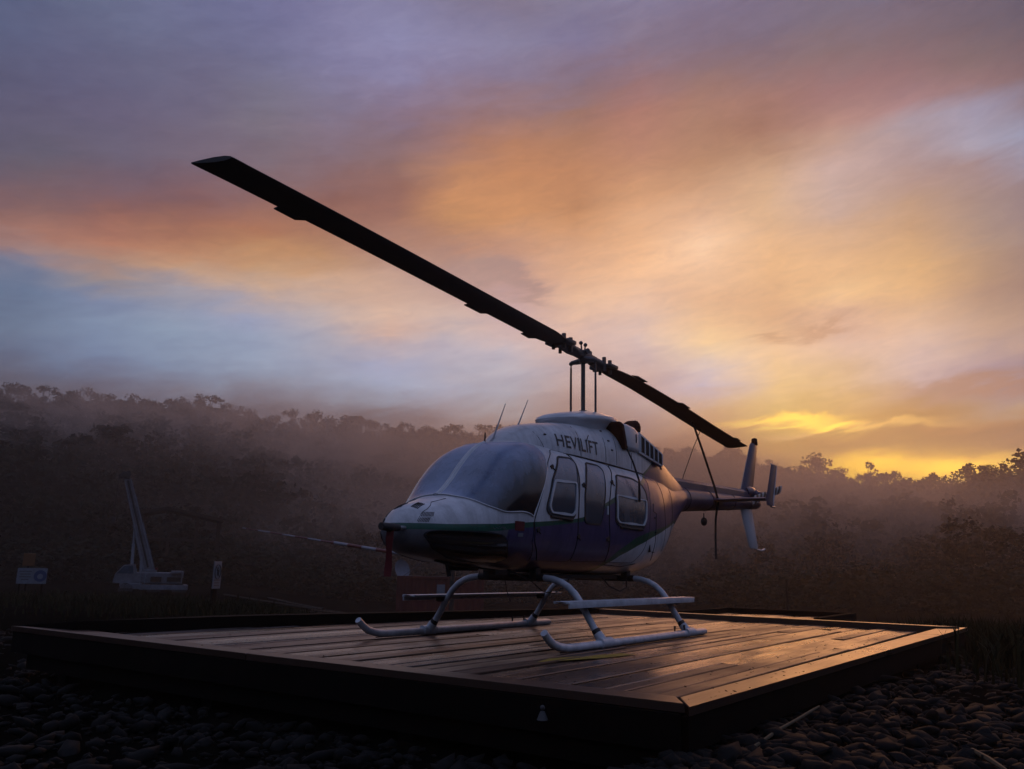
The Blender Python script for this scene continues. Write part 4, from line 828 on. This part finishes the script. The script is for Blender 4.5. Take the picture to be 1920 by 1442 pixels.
sk = MB(); sk.box((-6.0, 1.61, -.2), (2.4, .05, .32)); sk.box((-7.31, .38, -.2), (.05, 2.3, .32)); sk.build('skirt_board', 'beam', EXT, loc=EL)

# ------------------------------------------------------------------ stones round the deck
ico = bmesh.new(); bmesh.ops.create_icosphere(ico, subdivisions=2, radius=1.0); IV = np.array([v.co[:] for v in ico.verts]); IF = np.array([[v.index for v in f.verts] for f in ico.faces]); ico.free()
ico = bmesh.new(); bmesh.ops.create_icosphere(ico, subdivisions=1, radius=1.0); IV1 = np.array([v.co[:] for v in ico.verts]); IF1 = np.array([[v.index for v in f.verts] for f in ico.faces]); ico.free()
def stone(r, base_=None):
    v = (IV if base_ is None else base_).copy(); k = rng.normal(size=(5, 3)); k /= np.linalg.norm(k, axis=1)[:, None]
    for q in k: v *= 1 + 0.16 * np.sin(2.3 * (v @ q) + rng.uniform(0, 6))[:, None]
    for q in k[:3]:
        dlt = v @ q - rng.uniform(.55, .8); v -= np.where(dlt > 0, dlt, 0)[:, None] * q * .8
    v *= r * np.array([rng.uniform(.9, 1.5), rng.uniform(.7, 1.1), rng.uniform(.38, .65)]); a = rng.uniform(0, 6.28); c, s = np.cos(a), np.sin(a)
    t = rng.normal() * .25; v[:, 2] += v[:, 0] * t
    return np.c_[v[:, 0] * c - v[:, 1] * s, v[:, 0] * s + v[:, 1] * c, v[:, 2]]
def free(x, y, m=.12): return not (DX0 - m < x < DX1 + m and ys(x) - .6 - m < y < yp(x) + m) and not (-7.4 < x < -4.6 and -.9 < y < 1.75)
Vs, Fs, cnt, singles = [], [], 0, []
tries = 0
while cnt < 15000 and tries < 110000:
    tries += 1
    a_ = rng.uniform(-37, 37) if rng.random() < .62 else rng.uniform(8, 37); r_ = 3.2 + 16.0 * rng.random() ** 1.5; p = P(a_, r_)
    if not free(p[0], p[1], .0): continue
    r = (.018 if a_ < 8 else .021) + .07 * rng.random() ** 3.2
    if rng.random() < .006 and r_ < 9: r *= 1.6
    big = 9 < a_ < 34 and r > .048 and 5.0 < r_ < 10.5 and len(singles) < 90
    v = stone(r, IV if big else IV1) + np.array([p[0], p[1], ground_z(a_, r_) + r * rng.uniform(.05, .35)])
    if big: singles.append((v, p, r)); continue
    Vs.append(v); Fs.append(IF1 + cnt * len(IV1)); cnt += 1
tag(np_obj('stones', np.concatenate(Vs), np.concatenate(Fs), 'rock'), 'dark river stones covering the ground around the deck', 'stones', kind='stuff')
for v, p, r in singles:
    zs = float(v[:, 2].min()); o = np_obj('stone', v - np.array([p[0], p[1], zs]), IF, 'rock', smooth=True, loc=(p[0], p[1], zs))
    tag(o, 'dark rounded stone among the rubble at the right-hand side of the wooden deck', 'stone', 'larger stones beside the deck')

# ------------------------------------------------------------------ small things near the deck
def el_r(el, z): return (z - CAM[2]) / math.tan(R(el))
tw = [P(14.9, 5.2, -.250), P(15.9, 5.4, -.225), P(17.0, 5.75, -.205), P(18.2, 6.1, -.185), P(19.0, 6.35, -.165), P(19.5, 6.5, -.15)]
tag(MB().tube(tw, [.010, .011, .011, .010, .010, .007], 7).build('twig', 'twig'), 'long pale bent stick lying on the stones below the near deck corner', 'stick')
tag(MB().tube([P(27.6, 5.7, -.21), P(28.4, 5.4, -.20), P(29.2, 5.15, -.20)], [.012, .016, .010], 6).build('branch_piece', 'twig'), 'short brown stick lying among the stones near the bottom right corner', 'stick')
tag(MB().tube([(4.375, 2.32, -.15), (4.375, 2.32, -.10)], [.035, .014], 10).ball((4.375, 2.32, -.08), .016, 6).build('funnel', 'dullwhite'), 'small dull white funnel hanging on the front skirt board of the deck', 'funnel')
def leaves(n, h, spread, lw, ll):
    V, F = [], []
    for k in range(n):
        a = rng.uniform(0, 6.28); u = rng.uniform(.3, 1) * h; d = np.array([math.cos(a), math.sin(a), 0]); s = np.array([-d[1], d[0], 0]); st = d * rng.uniform(0, .05)
        p = [st, st + d * spread * .4 + [0, 0, u], st + d * spread * .75 + [0, 0, u * 1.05], st + d * spread + [0, 0, u * .8]]; w = [.004, .01, lw, .003]; b = len(V)
        for q, ww in zip(p, w): V += [q - s * ww, q + s * ww]
        for i in range(3): F.append((b + 2 * i, b + 2 * i + 1, b + 2 * i + 3, b + 2 * i + 2))
    return np.array(V), np.array(F)
V, F = leaves(26, .30, .26, .055, .2); q = P(26.3, 12.4); 
tag(np_obj('broad_leaf_plant', V, F, 'leaf', loc=(q[0], q[1], ground_z(26.3, 12.4))), 'small broad-leaved plant at the right-hand corner of the deck', 'plant')
def grass(name, n, fn, h0, h1, label):
    V, F = np.zeros((n * 5, 3)), []
    for k in range(n):
        a_, r_ = fn()
        while not free(*P(a_, r_)[:2], .15): a_, r_ = fn()
        p = np.array(P(a_, r_, ground_z(a_, r_) - .03)); h = rng.uniform(h0, h1); t = rng.uniform(0, 6.28); d = np.array([math.cos(t), math.sin(t), 0]); s = np.array([-d[1], d[0], 0]) * rng.uniform(.006, .014) * (1 + r_ / 22)
        b = rng.uniform(.1, .6) * h; V[k * 5:k * 5 + 5] = [p - s, p + s, p + d * b * .35 - s * .7 + [0, 0, h * .6], p + d * b * .35 + s * .7 + [0, 0, h * .6], p + d * b + [0, 0, h * rng.uniform(.8, 1)]]
        i = k * 5; F += [(i, i + 1, i + 3), (i, i + 3, i + 2), (i + 2, i + 3, i + 4)]
    tag(np_obj(name, V, np.array(F), 'grass'), label, 'grass', kind='stuff')
def clump(c): 
    def f():
        a0, r0, sa_, sr = c[rng.integers(len(c))]; return a0 + rng.normal() * sa_, max(9.5, r0 + rng.normal() * sr)
    return f
grass('tall_grass', 7000, clump([(29, 16, 2.0, 2), (32, 14, 2, 2), (34, 18, 2, 3), (27.5, 20, 1.5, 3), (36, 13, 2, 2)]), .25, .70, 'tall dark grass growing at the right of the deck')
grass('grass_bank', 10000, clump([(-16, 27, 1.6, 2), (-18.5, 28, 2, 2), (-21.5, 32, 1.6, 3), (-13.5, 27, 1.5, 2), (-24, 33, 3, 4), (-29, 40, 4, 5), (-6, 24, 2, 2)]), .15, .5, 'patchy olive grass along the edge of the mound behind the deck')
grass('low_grass', 6000, clump([(2, 24, 5, 3), (12, 24, 5, 3), (20, 26, 5, 4), (-9, 26, 3, 3)]), .12, .40, 'short dark grass beyond the far end of the deck')

# ------------------------------------------------------------------ background yard
def face(az): return math.atan2(RGT[1] * math.cos(R(az)) - FWD[1] * math.sin(R(az)), RGT[0] * math.cos(R(az)) - FWD[0] * math.sin(R(az)))
def base(az, r, dz=0.0): return P(az, r, ground_z(az, r) + dz)
# mobile crane
q = base(-22.55, 64, .12); CR = empty('mobile_crane', q, face(-22.55), 'pale mobile crane with its raised lattice-free boom leaning left in the misty yard', 'crane')
CR['label'] = 'pale grey mobile crane with a raised boom standing in the misty yard'
ch = MB(); ch.box((.9, 1.0, .18), (3.1, 2.2, .34), bev=.04); ch.box((-1.2, 1.0, .25), (1.4, 2.1, .4), bev=.05); ch.build('chassis', 'craneblue', CR)
sp_ = MB(); sp_.box((.55, 1.0, .80), (3.0, 1.9, .75), bev=.08); sp_.box((1.7, .9, 1.05), (.8, 1.7, .5), bev=.06); sp_.box((-.1, .7, 1.1), (.9, .9, .5), bev=.05); sp_.build('engine_housing', 'craneblue', CR)
cbm = MB(); cbm.rings([[(x, y_, z) for (x, z) in ((-2.35, .45), (-2.25, 1.05), (-1.75, 1.65), (-1.05, 1.72), (-.85, .95), (-.9, .4))] for y_ in (.05, 1.4)], caps=True, smooth=False); o = cbm.build('cab', 'craneblue', CR)
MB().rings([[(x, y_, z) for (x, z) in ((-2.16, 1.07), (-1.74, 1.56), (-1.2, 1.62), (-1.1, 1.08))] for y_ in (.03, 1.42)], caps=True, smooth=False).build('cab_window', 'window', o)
bm_ = Vector((-.15, 1.0, 1.25)); tp_ = Vector((-2.25, 1.0, 7.75)); dr = (tp_ - bm_)
def box_beam(name, t0, t1, w0, w1, m):
    rows = []
    for t, w in ((t0, w0), (t1, w1)):
        c = bm_ + dr * t; sx = Vector((dr.z, 0, -dr.x)).normalized() * w / 2
        rows.append([c - sx + Vector((0, -w * .4, 0)), c + sx + Vector((0, -w * .4, 0)), c + sx + Vector((0, w * .4, 0)), c - sx + Vector((0, w * .4, 0))])
    return MB().rings(rows, caps=True, smooth=False).build(name, m, CR)
box_beam('boom', 0, .5, .80, .72, 'craneblue'); box_beam('boom', .48, .8, .62, .58, 'craneblue'); box_beam('boom', .78, .97, .50, .46, 'craneblue')
sx_ = Vector((dr.z, 0, -dr.x)).normalized()
for w in (-.20, .20): MB().tube([bm_ + dr * .03 + sx_ * w * 1.5 + Vector((0, -.36, 0)), bm_ + dr * .95 + sx_ * w + Vector((0, -.24, 0))], .045, 6).build('boom_rail', 'signw', CR)
MB().tube([bm_ + dr * .04 + Vector((0, -.36, 0)), bm_ + dr * .95 + Vector((0, -.22, 0))], .075, 6).build('boom_slot', 'dark', CR)
MB().tube([(1.2, -.02, 1.1), (1.9, -.02, 1.12), (1.95, -.02, 1.45), (1.2, -.02, 1.42)], .03, 6).box((1.5, .02, .72), (.9, .06, .30)).box((.35, .02, .72), (.7, .06, .34)).build('side_panel', 'rust', CR)
MB().tube([(-.35, -.05, .35), (-.35, -.05, 1.3)], .025, 6).tube([(-.65, -.05, .35), (-.65, -.05, 1.3)], .025, 6).box((-.5, -.05, .6), (.3, .03, .03)).box((-.5, -.05, .9), (.3, .03, .03)).box((-.5, -.05, 1.2), (.3, .03, .03)).build('ladder', 'signw', CR)
hd = MB(); hd.box(tuple(tp_ + Vector((-.05, 0, .05))), (.62, .6, .45), ry=.28, bev=.08); hd.tube([tp_ + Vector((-.34, -.2, 0)), tp_ + Vector((-.34, .2, 0))], .18, 14); hd.tube([tp_ + Vector((.1, -.2, .2)), tp_ + Vector((.1, .2, .2))], .16, 14); hd.build('boom_head', 'dark', CR)
for x in (-1.35, -.75):
    MB().tube([(x + .1, .6, .95), (x + .02, .8, 2.3 if x > -1 else 3.1)], .11, 10).tube([(x + .02, .8, 2.2 if x > -1 else 3.0), (x + (-.05), .95, 3.4 if x > -1 else 4.3)], .065, 8).build('lift_cylinder', 'signw', CR)
MB().tube([tp_ + Vector((-.5, 0, -.05)), (-2.8, 1.0, 5.6), (-2.78, 1.0, 4.8)], .02, 6).box((-2.78, 1.0, 4.65), (.25, .2, .4), bev=.05).build('hook_block', 'dark', CR)
MB().tube([(.30, -.02, 1.35), (.30, -.02, 1.5)], .10, 10).build('warning_lamp', 'red', CR)
for x in (-1.5, 0.3, 1.9):
    w = MB(); w.tube([(x, -.05, .0), (x, .35, .0)], .46, 18); w.build('wheel', 'dark', CR)
# open shed or gantry behind the crane
q = base(-21.2, 88); SH = empty('open_shed', q, face(-21.2), 'dark open-sided yard structure with a flat roof and stair behind the crane', 'shed')
hh = CAM[2] + 88 * math.tan(R(3.0)) - q[2]
MB().rings([[(x, y_, z) for (x, z) in ((-3.6, hh), (-1.2, hh + .5), (3.9, hh - .45), (3.9, hh - .75), (-1.2, hh + .2), (-3.6, hh - .3))] for y_ in (-2, 3)], caps=True, smooth=False).build('roof', 'rust', SH)
for x in (-3.3, -.9, 1.6, 3.6):
    for y_ in (-1.7, 2.6): MB().box((x, y_, hh / 2 - .2), (.22, .22, hh)).build('post', 'rust', SH)
MB().box((0, -1.75, hh * .62), (7, .15, .25)).box((0, -1.75, hh * .3), (7, .15, .25)).tube([(3.6, -1.9, hh * .62), (6.0, -1.9, hh * .30), (7.6, -1.9, hh * .3)], .08, 6).tube([(3.6, -1.9, hh * .72), (6.0, -1.9, hh * .4), (7.6, -1.9, hh * .4)], .05, 6).build('cross_rail', 'rust', SH)
# signs
q = base(-28.94, 45); S1 = empty('notice_board', q, face(-28.94), 'low white notice board with a blue disc in the dark grass beside the crane', 'sign')
zc_ = CAM[2] + 45 * math.tan(R(-.95)) - q[2]
b_ = MB().box((0, 0, zc_), (1.2, .04, .70), bev=.01).build('board', 'signw', S1)
MB().tube([(.33, -.022, zc_), (.33, -.03, zc_)], .26, 24).build('disc', 'signblue', b_)
tb_ = MB()
for k, w in enumerate((.5, .42, .46, .3)): tb_.box((-.27, -.022, zc_ + .2 - .12 * k), (w, .008, .04))
tb_.build('text_line', 'metal', b_)
MB().tube([(.33, -.031, zc_ - .02), (.33, -.037, zc_ - .02)], .12, 18).build('symbol', 'signw', b_)
for x in (-.45, .45): MB().box((x, .05, zc_ / 2 - .2), (.07, .07, zc_ + .2)).build('post', 'beam', S1)
q = base(-29.2, 47); S2 = empty('warning_board', q, face(-29.2), 'square orange board on a post rising behind the white notice board', 'sign')
zc2 = CAM[2] + 47 * math.tan(R(-.02)) - q[2]
MB().box((0, 0, zc2), (.50, .05, .58), bev=.02).box((0, -.03, zc2), (.3, .02, .34)).build('board', 'orange', S2); MB().box((0, .06, zc2 / 2), (.08, .08, zc2)).build('post', 'beam', S2)
q = base(-18.7, 29.5); S3 = empty('prohibition_sign', q, face(-18.7) + R(62), 'tall white prohibition sign with a black ring on a dark wooden post', 'sign')
zt_ = CAM[2] + 29.5 * math.tan(R(.10)) - q[2]; zb_ = CAM[2] + 29.5 * math.tan(R(-1.58)) - q[2]
b_ = MB().box((0, 0, (zt_ + zb_) / 2), (.50, .03, zt_ - zb_), bev=.01).build('board', 'signw', S3)
rg = MB(); cz = zt_ - .33; rg.tube([(.19 * math.cos(t), -.019, cz + .23 * math.sin(t)) for t in np.linspace(0, 6.2832, 33)], .024, 6, caps=False, flat=.4); rg.tube([(-.12, -.019, cz + .16), (.12, -.019, cz - .16)], .016, 6, flat=.4)
rg.build('ring', 'letter', b_)
fg = MB(); fg.tube([(0, -.017, cz - .12), (0, -.017, cz + .07)], [.05, .06], 8, flat=.3).tube([(0, -.017, cz + .09), (0, -.017, cz + .14)], .03, 8, flat=.3).tube([(-.08, -.017, cz + .05), (.09, -.017, cz)], .02, 6, flat=.3); fg.build('pictogram', 'letter', b_)
tb_ = MB()
for k, w in enumerate((.36, .30, .34)): tb_.box((0, -.018, zb_ + .27 - .085 * k), (w, .006, .035))
tb_.build('text_line', 'metal', b_)
MB().box((.02, .07, (zb_ + .5) / 2 - .1), (.20, .10, zb_ + .5)).build('post', 'beam', S3)
# red container with a dish on its roof
AZC = -4.47; q = P(AZC, 46.1, 0); CT = empty('shipping_container', (q[0], q[1], -2.25), face(AZC), 'rusty red shipping container standing behind the deck below the helicopter nose', 'container')
zt_ = CAM[2] + 45 * math.tan(R(-.60)) + 2.25
cb_ = MB(); prof = []
for k in range(49):
    x = -2.15 + 4.3 * k / 48; prof.append((x, -1.1 + (.045 if (k // 2) % 2 else 0)))
cb_.rings([[(x, y_, z) for x, y_ in prof] for z in (.1, zt_ - .1)], closed=False, smooth=False); cb_.box((0, .02, zt_ / 2), (4.28, 2.1, zt_ - .04)); cb_.build('wall', 'contred', CT)
fr_ = MB()
for z in (.07, zt_ - .05): fr_.box((0, -1.06, z), (4.45, .14, .12))
for x in (-2.2, 2.2): fr_.box((x, -1.06, zt_ / 2), (.13, .16, zt_ - .01))
fr_.build('frame', 'contred', CT)
MB().box((-.2, -1.075, zt_ + .012), (3.0, .10, .012)).build('roof_edge', 'steel', CT)
zs_ = CAM[2] + 45 * math.tan(R(-1.55)) + 2.25
MB().box((.02, -1.14, zs_), (.42, .03, .70), bev=.01).build('sign_plate', 'signw', CT)
q = P(-7.15, 45.6); DI = empty('satellite_dish', (q[0], q[1], -2.25 + zt_), face(-7.15) + R(40), 'small pale satellite dish mounted at the end of the container roof', 'dish')
rows = []
for i in range(8):
    t = i / 7; rows.append([(.50 * t * math.cos(a) , .18 * t * t - .05 - .12 * t * math.sin(a), .34 + .50 * t * math.sin(a)) for a in np.linspace(0, 2 * math.pi, 28, endpoint=False)])
for i in range(8):
    t = 1 - i / 7; rows.append([(.50 * t * math.cos(a), .18 * t * t - .03 - .12 * t * math.sin(a), .34 + .50 * t * math.sin(a)) for a in np.linspace(0, 2 * math.pi, 28, endpoint=False)])
MB().rings([[(p_[0], -p_[1], p_[2]) for p_ in r_] for r_ in rows]).build('reflector', 'signw', DI)
MB().tube([(0, .08, .02), (0, .06, .34)], .035, 8).build('mast', 'metal', DI); MB().tube([(-.05, -.12, -.10), (.30, -.5, .30), (.62, -.8, .62)], .018, 6).ball((.62, -.8, .62), .05, 6).build('feed_arm', 'metal', DI)
# red and white barrier pole
pa, pb = Vector(P(-3.7, 33.2, .95)), Vector(P(-17.4, 40.5, CAM[2] + 40.5 * math.tan(R(2.23)))); L = (pb - pa).length; dirb = (pb - pa).normalized()
BR = empty('barrier_pole', tuple(pa), 0, 'long thin red and white striped barrier pole reaching out left behind the nose', 'barrier')
BR.rotation_mode = 'QUATERNION'; BR.rotation_quaternion = dirb.to_track_quat('X', 'Z')
jn = L * (11.29 - 3.7) / (17.4 - 3.7) * .97
MB().tube([(0, 0, 0), (jn, 0, 0)], .075, 10).build('pole', 'rwstripe', BR); MB().tube([(jn - .05, 0, 0), (L, 0, 0)], [.040, .022], 8).build('pole_tip', 'rwstripe', BR)
inv = BR.rotation_quaternion.inverted()
MB().tube([inv @ Vector((0, 0, -2.4)), inv @ Vector((0, 0, .15))], .10, 8).build('post', 'dark', BR)
tag(MB().tube([base(17.95, 30), (*P(17.95, 30)[:2], CAM[2] + 30 * math.tan(R(-.30)))], .035, 6).build('marker_post', 'rust'), 'thin weathered marker post standing in the mist behind the deck', 'post')
# pipes and timbers lying in the yard
for k, (a0, r0, a1, r1, rad, lab) in enumerate(((-18.2, 43, -9.3, 41, .07, 'longest dark steel pipe lying in the grass left of the container'), (-12.8, 34, -7.6, 38, .06, 'grey pipe lying aslant just left of the container foot'), (-13.5, 30, -7.4, 31.5, .05, 'thin pale pipe nearest the side kerb of the deck'),
                                            (-15.5, 47, -12.0, 41, .06, 'short pipe leaning across the longest pipe in the yard'), (1.5, 38, 7.5, 40, .05, 'pale pipe on the ground seen under the helicopter belly'))):
    A, B_ = Vector(base(a0, r0, .25)), Vector(base(a1, r1, .25)); o = empty('steel_pipe', tuple(A), 0, lab, 'pipe', 'pipes lying in the yard')
    m_ = MB().tube([(0, 0, 0), tuple((B_ - A) * .5 + Vector((0, 0, -.02))), tuple(B_ - A)], rad, 10).build('barrel', 'rust', o)
    MB().tube([tuple((B_ - A) * .98), tuple(B_ - A + (B_ - A).normalized() * .04)], rad * 1.5, 10).build('flange', 'rust', o)
    tr_ = MB()
    for t in (.15, .85): tr_.box(tuple((B_ - A) * t + Vector((0, 0, -.18))), (.2, .2, .26))
    tr_.build('bearer', 'beam', o)

# ------------------------------------------------------------------ trees
def crown(n_cl, per, kind, lsz):
    """leaf-sized quads in clumps through the crown; unit height 1 (trunk from 0), unit radius about 0.36"""
    cs_ = []
    for k in range(n_cl):
        a = rng.uniform(0, 6.28)
        if kind == 'round': u = rng.uniform(0, 1) ** .5; zz = rng.uniform(.42, .98); rr = .34 * u * math.sqrt(max(.05, 1 - ((zz - .66) / .36) ** 2)); cr = rng.uniform(.07, .14)
        elif kind == 'flat': u = rng.uniform(0, 1) ** .5; rr = .44 * u; zz = .93 - .22 * u * u + rng.normal() * .035; cr = rng.uniform(.05, .10)
        elif kind == 'tall': u = rng.uniform(0, 1) ** .5; zz = rng.uniform(.30, 1.0); rr = .24 * u * (1.15 - .75 * abs(zz - .6)); cr = rng.uniform(.06, .12)
        else: u = rng.uniform(0, 1) ** .5; zz = rng.uniform(.08, .97); rr = .26 * u * (1.05 - zz) ** .7; cr = rng.uniform(.05, .10)
        cs_.append((np.array([rr * math.cos(a), rr * math.sin(a), zz]), cr))
    n = n_cl * per; c = np.repeat(np.array([q[0] for q in cs_]), per, 0); r = np.repeat(np.array([q[1] for q in cs_]), per)
    d = rng.normal(size=(n, 3)); d /= np.linalg.norm(d, axis=1)[:, None]; p = c + d * (r * rng.random(n) ** .45)[:, None] * np.array([1.15, 1.15, .75])
    t1 = rng.normal(size=(n, 3)); t1 /= np.linalg.norm(t1, axis=1)[:, None]; t2 = np.cross(t1, rng.normal(size=(n, 3))); t2 /= np.linalg.norm(t2, axis=1)[:, None]
    s = (lsz * rng.uniform(.5, 1.3, n))[:, None]; V = np.stack([p - t1 * s, p + t2 * s * .6, p + t1 * s, p - t2 * s * .6], 1).reshape(-1, 3)
    return V, np.arange(4 * n).reshape(n, 4), cs_
def trunk(cs_, kind):
    t = MB(); top = .62 if kind != 'flat' else .72
    t.tube([(0, 0, -.08), (.006, 0, .02), (.01, .005, .3), (.0, .01, top), (0, 0, .86)], [.026, .018, .014, .010, .004], 7)
    for c, r in cs_[:9]: t.tube([(0, .005, max(.25, min(top, c[2] - .18))), tuple(c * [.5, .5, 1] + [0, 0, -.03]), tuple(c)], [.008, .006, .003], 5)
    return t
protos = []
for kind, ncl, per, ls in (('round', 20, 75, .026), ('round', 15, 80, .028), ('round', 26, 60, .024), ('flat', 13, 70, .022), ('tall', 18, 75, .024), ('flat', 16, 60, .020), ('tall', 14, 80, .026), ('cone', 26, 60, .022), ('round', 11, 60, .024)):
    V, F, cs_ = crown(ncl, per, kind, ls); protos.append((kind, V, F, cs_, None, None))
def tree_thing(i, az, r, h, label, group=None, w=1.0, sink=.06):
    kind, V, F, cs_, cm, tm = protos[i]
    z = ground_z(az, r) - h * sink
    t = empty('tree', P(az, r, z), rnd.uniform(0, 6.28), label, 'tree', group); t.scale = (h * w, h * w, h)
    if cm is None:
        c = np_obj('crown', V, F, 'leaf' if i % 2 else 'leaf_b', t); k = trunk(cs_, kind).build('trunk', 'bark', t); protos[i] = (kind, V, F, cs_, c, k)
    else:
        for s_ in (cm, tm):
            d = s_.copy(); COL.objects.link(d); d.parent = t
    return t
def zone(az): return 0 if az < -4 else (1 if az < 12 else 2)
ZL = [('dark rainforest tree in the line along the misty left-hand hilltop', 'trees along the left hilltop'),
      ('hazy grey tree on the hilltop directly behind the helicopter', 'trees on the hilltop behind the helicopter'),
      ('silhouetted tree in the low tree line under the setting sun', 'trees under the setting sun')]
nt_ = 0; az_ = -38.0
while az_ < 38:
    D = ridge_dist(az_); e = ridge_el(az_)
    top = CAM[2] + D * math.tan(R(e + rng.normal() * (.14 if az_ < 10 else .24) + (.18 if rng.random() < .12 else 0)))
    zg = ground_z(az_, D); h = max(5.0, top - zg) * 1.0
    i = int(rng.choice([0, 1, 2, 3, 4, 5, 6, 8], p=[.18, .16, .16, .1, .12, .08, .12, .08]))
    lab, grp = ZL[zone(az_)]
    tree_thing(i, az_, D + rng.normal() * 3, h, lab, grp, w=rng.uniform(.85, 1.35), sink=.0)
    nt_ += 1; az_ += math.degrees(rng.uniform(2.0, 4.6) / D)
# a few trees that stand out
tree_thing(2, 14.66, 190, CAM[2] + 190 * math.tan(R(8.2)) - ground_z(14.66, 190), 'tall bushy tree above the tree line beside the tail rotor blade tip', None, 1.0, 0)
tree_thing(5, 27.75, 168, CAM[2] + 168 * math.tan(R(6.45)) - ground_z(27.75, 168), 'flat-topped umbrella tree on the sunset skyline', None, 1.1, 0)
tree_thing(7, 27.3, 150, CAM[2] + 150 * math.tan(R(4.95)) - ground_z(27.3, 150), 'dark cone-shaped tree standing in front of the tree line', None, .8, 0)
tree_thing(0, 30.6, 138, CAM[2] + 138 * math.tan(R(6.6)) - ground_z(30.6, 138), 'big dark tree at the right edge, next to the umbrella tree', None, 1.2, 0)
tree_thing(4, 33.0, 130, CAM[2] + 130 * math.tan(R(7.2)) - ground_z(33.0, 130), 'tallest dark tree cut by the right edge of the picture', None, 1.5, 0)
tree_thing(8, 23.1, 165, CAM[2] + 165 * math.tan(R(6.9)) - ground_z(23.1, 165), 'small thin-crowned tree right in front of the sun glow', None, .8, 0)
# the rest of the wood, which reads as one mass
VV, FF, off_ = [], [], 0; low = [(k, V, F) for k, V, F, *_ in protos]
for k in range(2300):
    az_ = rng.uniform(-46, 46); D = ridge_dist(az_); t = rng.random() ** .62; r = D * ((.50 if az_ > 10 else .44) + (.54 if az_ > 10 else .60) * t)
    kind, V, F = low[int(rng.choice([0, 1, 2, 4, 6, 7, 8]))]
    sel = rng.choice(len(F), 260 if r > 100 else 640, replace=False); q = V.reshape(-1, 4, 3)[sel]; c = q.mean(1, keepdims=True); q = c + (q - c) * (1.8 if r > 100 else 1.05); q = q.reshape(-1, 3)
    h = rng.uniform(6, 10.5) * (1.0 if r > 110 else .8); w = rng.uniform(1.0, 1.5); a = rng.uniform(0, 6.28); ca_, sa__ = math.cos(a), math.sin(a)
    zg = ground_z(az_, r); lim = CAM[2] + r * math.tan(R(ridge_el(az_) - .16)) - zg; h = min(h, max(3.0, lim))
    X = np.c_[(q[:, 0] * ca_ - q[:, 1] * sa__) * h * w, (q[:, 0] * sa__ + q[:, 1] * ca_) * h * w, (q[:, 2] - .12) * h] + np.array(P(az_, r, zg))
    VV.append(X); FF.append(np.arange(len(X)).reshape(-1, 4) + off_); off_ += len(X)
# scrub along the foot of the wood
for k in range(700):
    az_ = rng.uniform(-44, 44); D = ridge_dist(az_); r = rng.uniform(.40, .52) * D
    kind, V, F = low[int(rng.choice([0, 1, 8]))]; sel = rng.choice(len(F), 260, replace=False); q = V.reshape(-1, 4, 3)[sel]; c = q.mean(1, keepdims=True); q = (c + (q - c) * 1.5).reshape(-1, 3); h = rng.uniform(1.6, 4.2)
    X = np.c_[q[:, 0] * h * 2.4, q[:, 1] * h * 2.4, (q[:, 2] - .35) * h * 1.3] + np.array(P(az_, r, ground_z(az_, r)))
    VV.append(X); FF.append(np.arange(len(X)).reshape(-1, 4) + off_); off_ += len(X)
tag(np_obj('forest', np.concatenate(VV), np.concatenate(FF), 'leaf'), 'dense dark rainforest covering the valley sides', 'forest', kind='stuff')

# ------------------------------------------------------------------ haze and mist
def vol_mat(name, dens, col, aniso, patchy=False):
    m = bpy.data.materials.new(name); m.use_nodes = True; t = m.node_tree; t.nodes.clear(); n = NG(t)
    v = n.n('ShaderNodeVolumePrincipled'); v.inputs['Color'].default_value = (*col, 1); v.inputs['Anisotropy'].default_value = aniso; v.inputs['Density'].default_value = dens
    if patchy:
        tc = n.n('ShaderNodeTexCoord').outputs['Object']; ln = n.n('ShaderNodeVectorMath', operation='LENGTH'); n.put(ln.inputs[0], tc)
        f = n.m('SUBTRACT', 1.0, ln.outputs['Value'], clamp=True); nz = n.noise(tc, 2.4, 4, .6, .5)
        k = n.m('MULTIPLY', n.m('MULTIPLY', f, f), n.ramp(nz, [(.40, 0.03), (.62, 2.1)]))
        n.put(v.inputs['Density'], n.m('MULTIPLY', k, dens))
    o = n.n('ShaderNodeOutputMaterial'); t.links.new(v.outputs[0], o.inputs['Volume']); return m
HZTOP = 62.0
hz = MB().box((-120, -80, (HZTOP - 8) / 2 ), (620, 620, HZTOP + 8)).build('haze', vol_mat('haze_air', 0.0012, (0.95, 0.87, 0.80), 0.7))
tag(hz, 'thin even dusk haze filling the valley', 'haze', kind='stuff')
MIST = [(1, 125, 9, 70, 55, 24, .075), (-11, 150, 20, 36, 45, 15, .06), (-19, 165, 26, 26, 45, 11, .05), (-28, 160, 23, 32, 45, 15, .06), (19, 125, 5, 50, 38, 18, .055), (30, 120, 5, 40, 34, 16, .055), (10, 110, 6, 45, 40, 20, .04)]
for az_, r, z, sx, sy, sz, dn in MIST:
    b = MB().ball((0, 0, 0), 1.0, 20).build('mist_bank', vol_mat('mist', dn, (0.97, 0.88, 0.80), .6, True)); q = P(az_, r, z); b.location = q; b.rotation_euler = (0, 0, face(az_)); b.scale = (sx, sy, sz)
    tag(b, 'soft bank of low mist drifting over the wood', 'mist', kind='stuff')
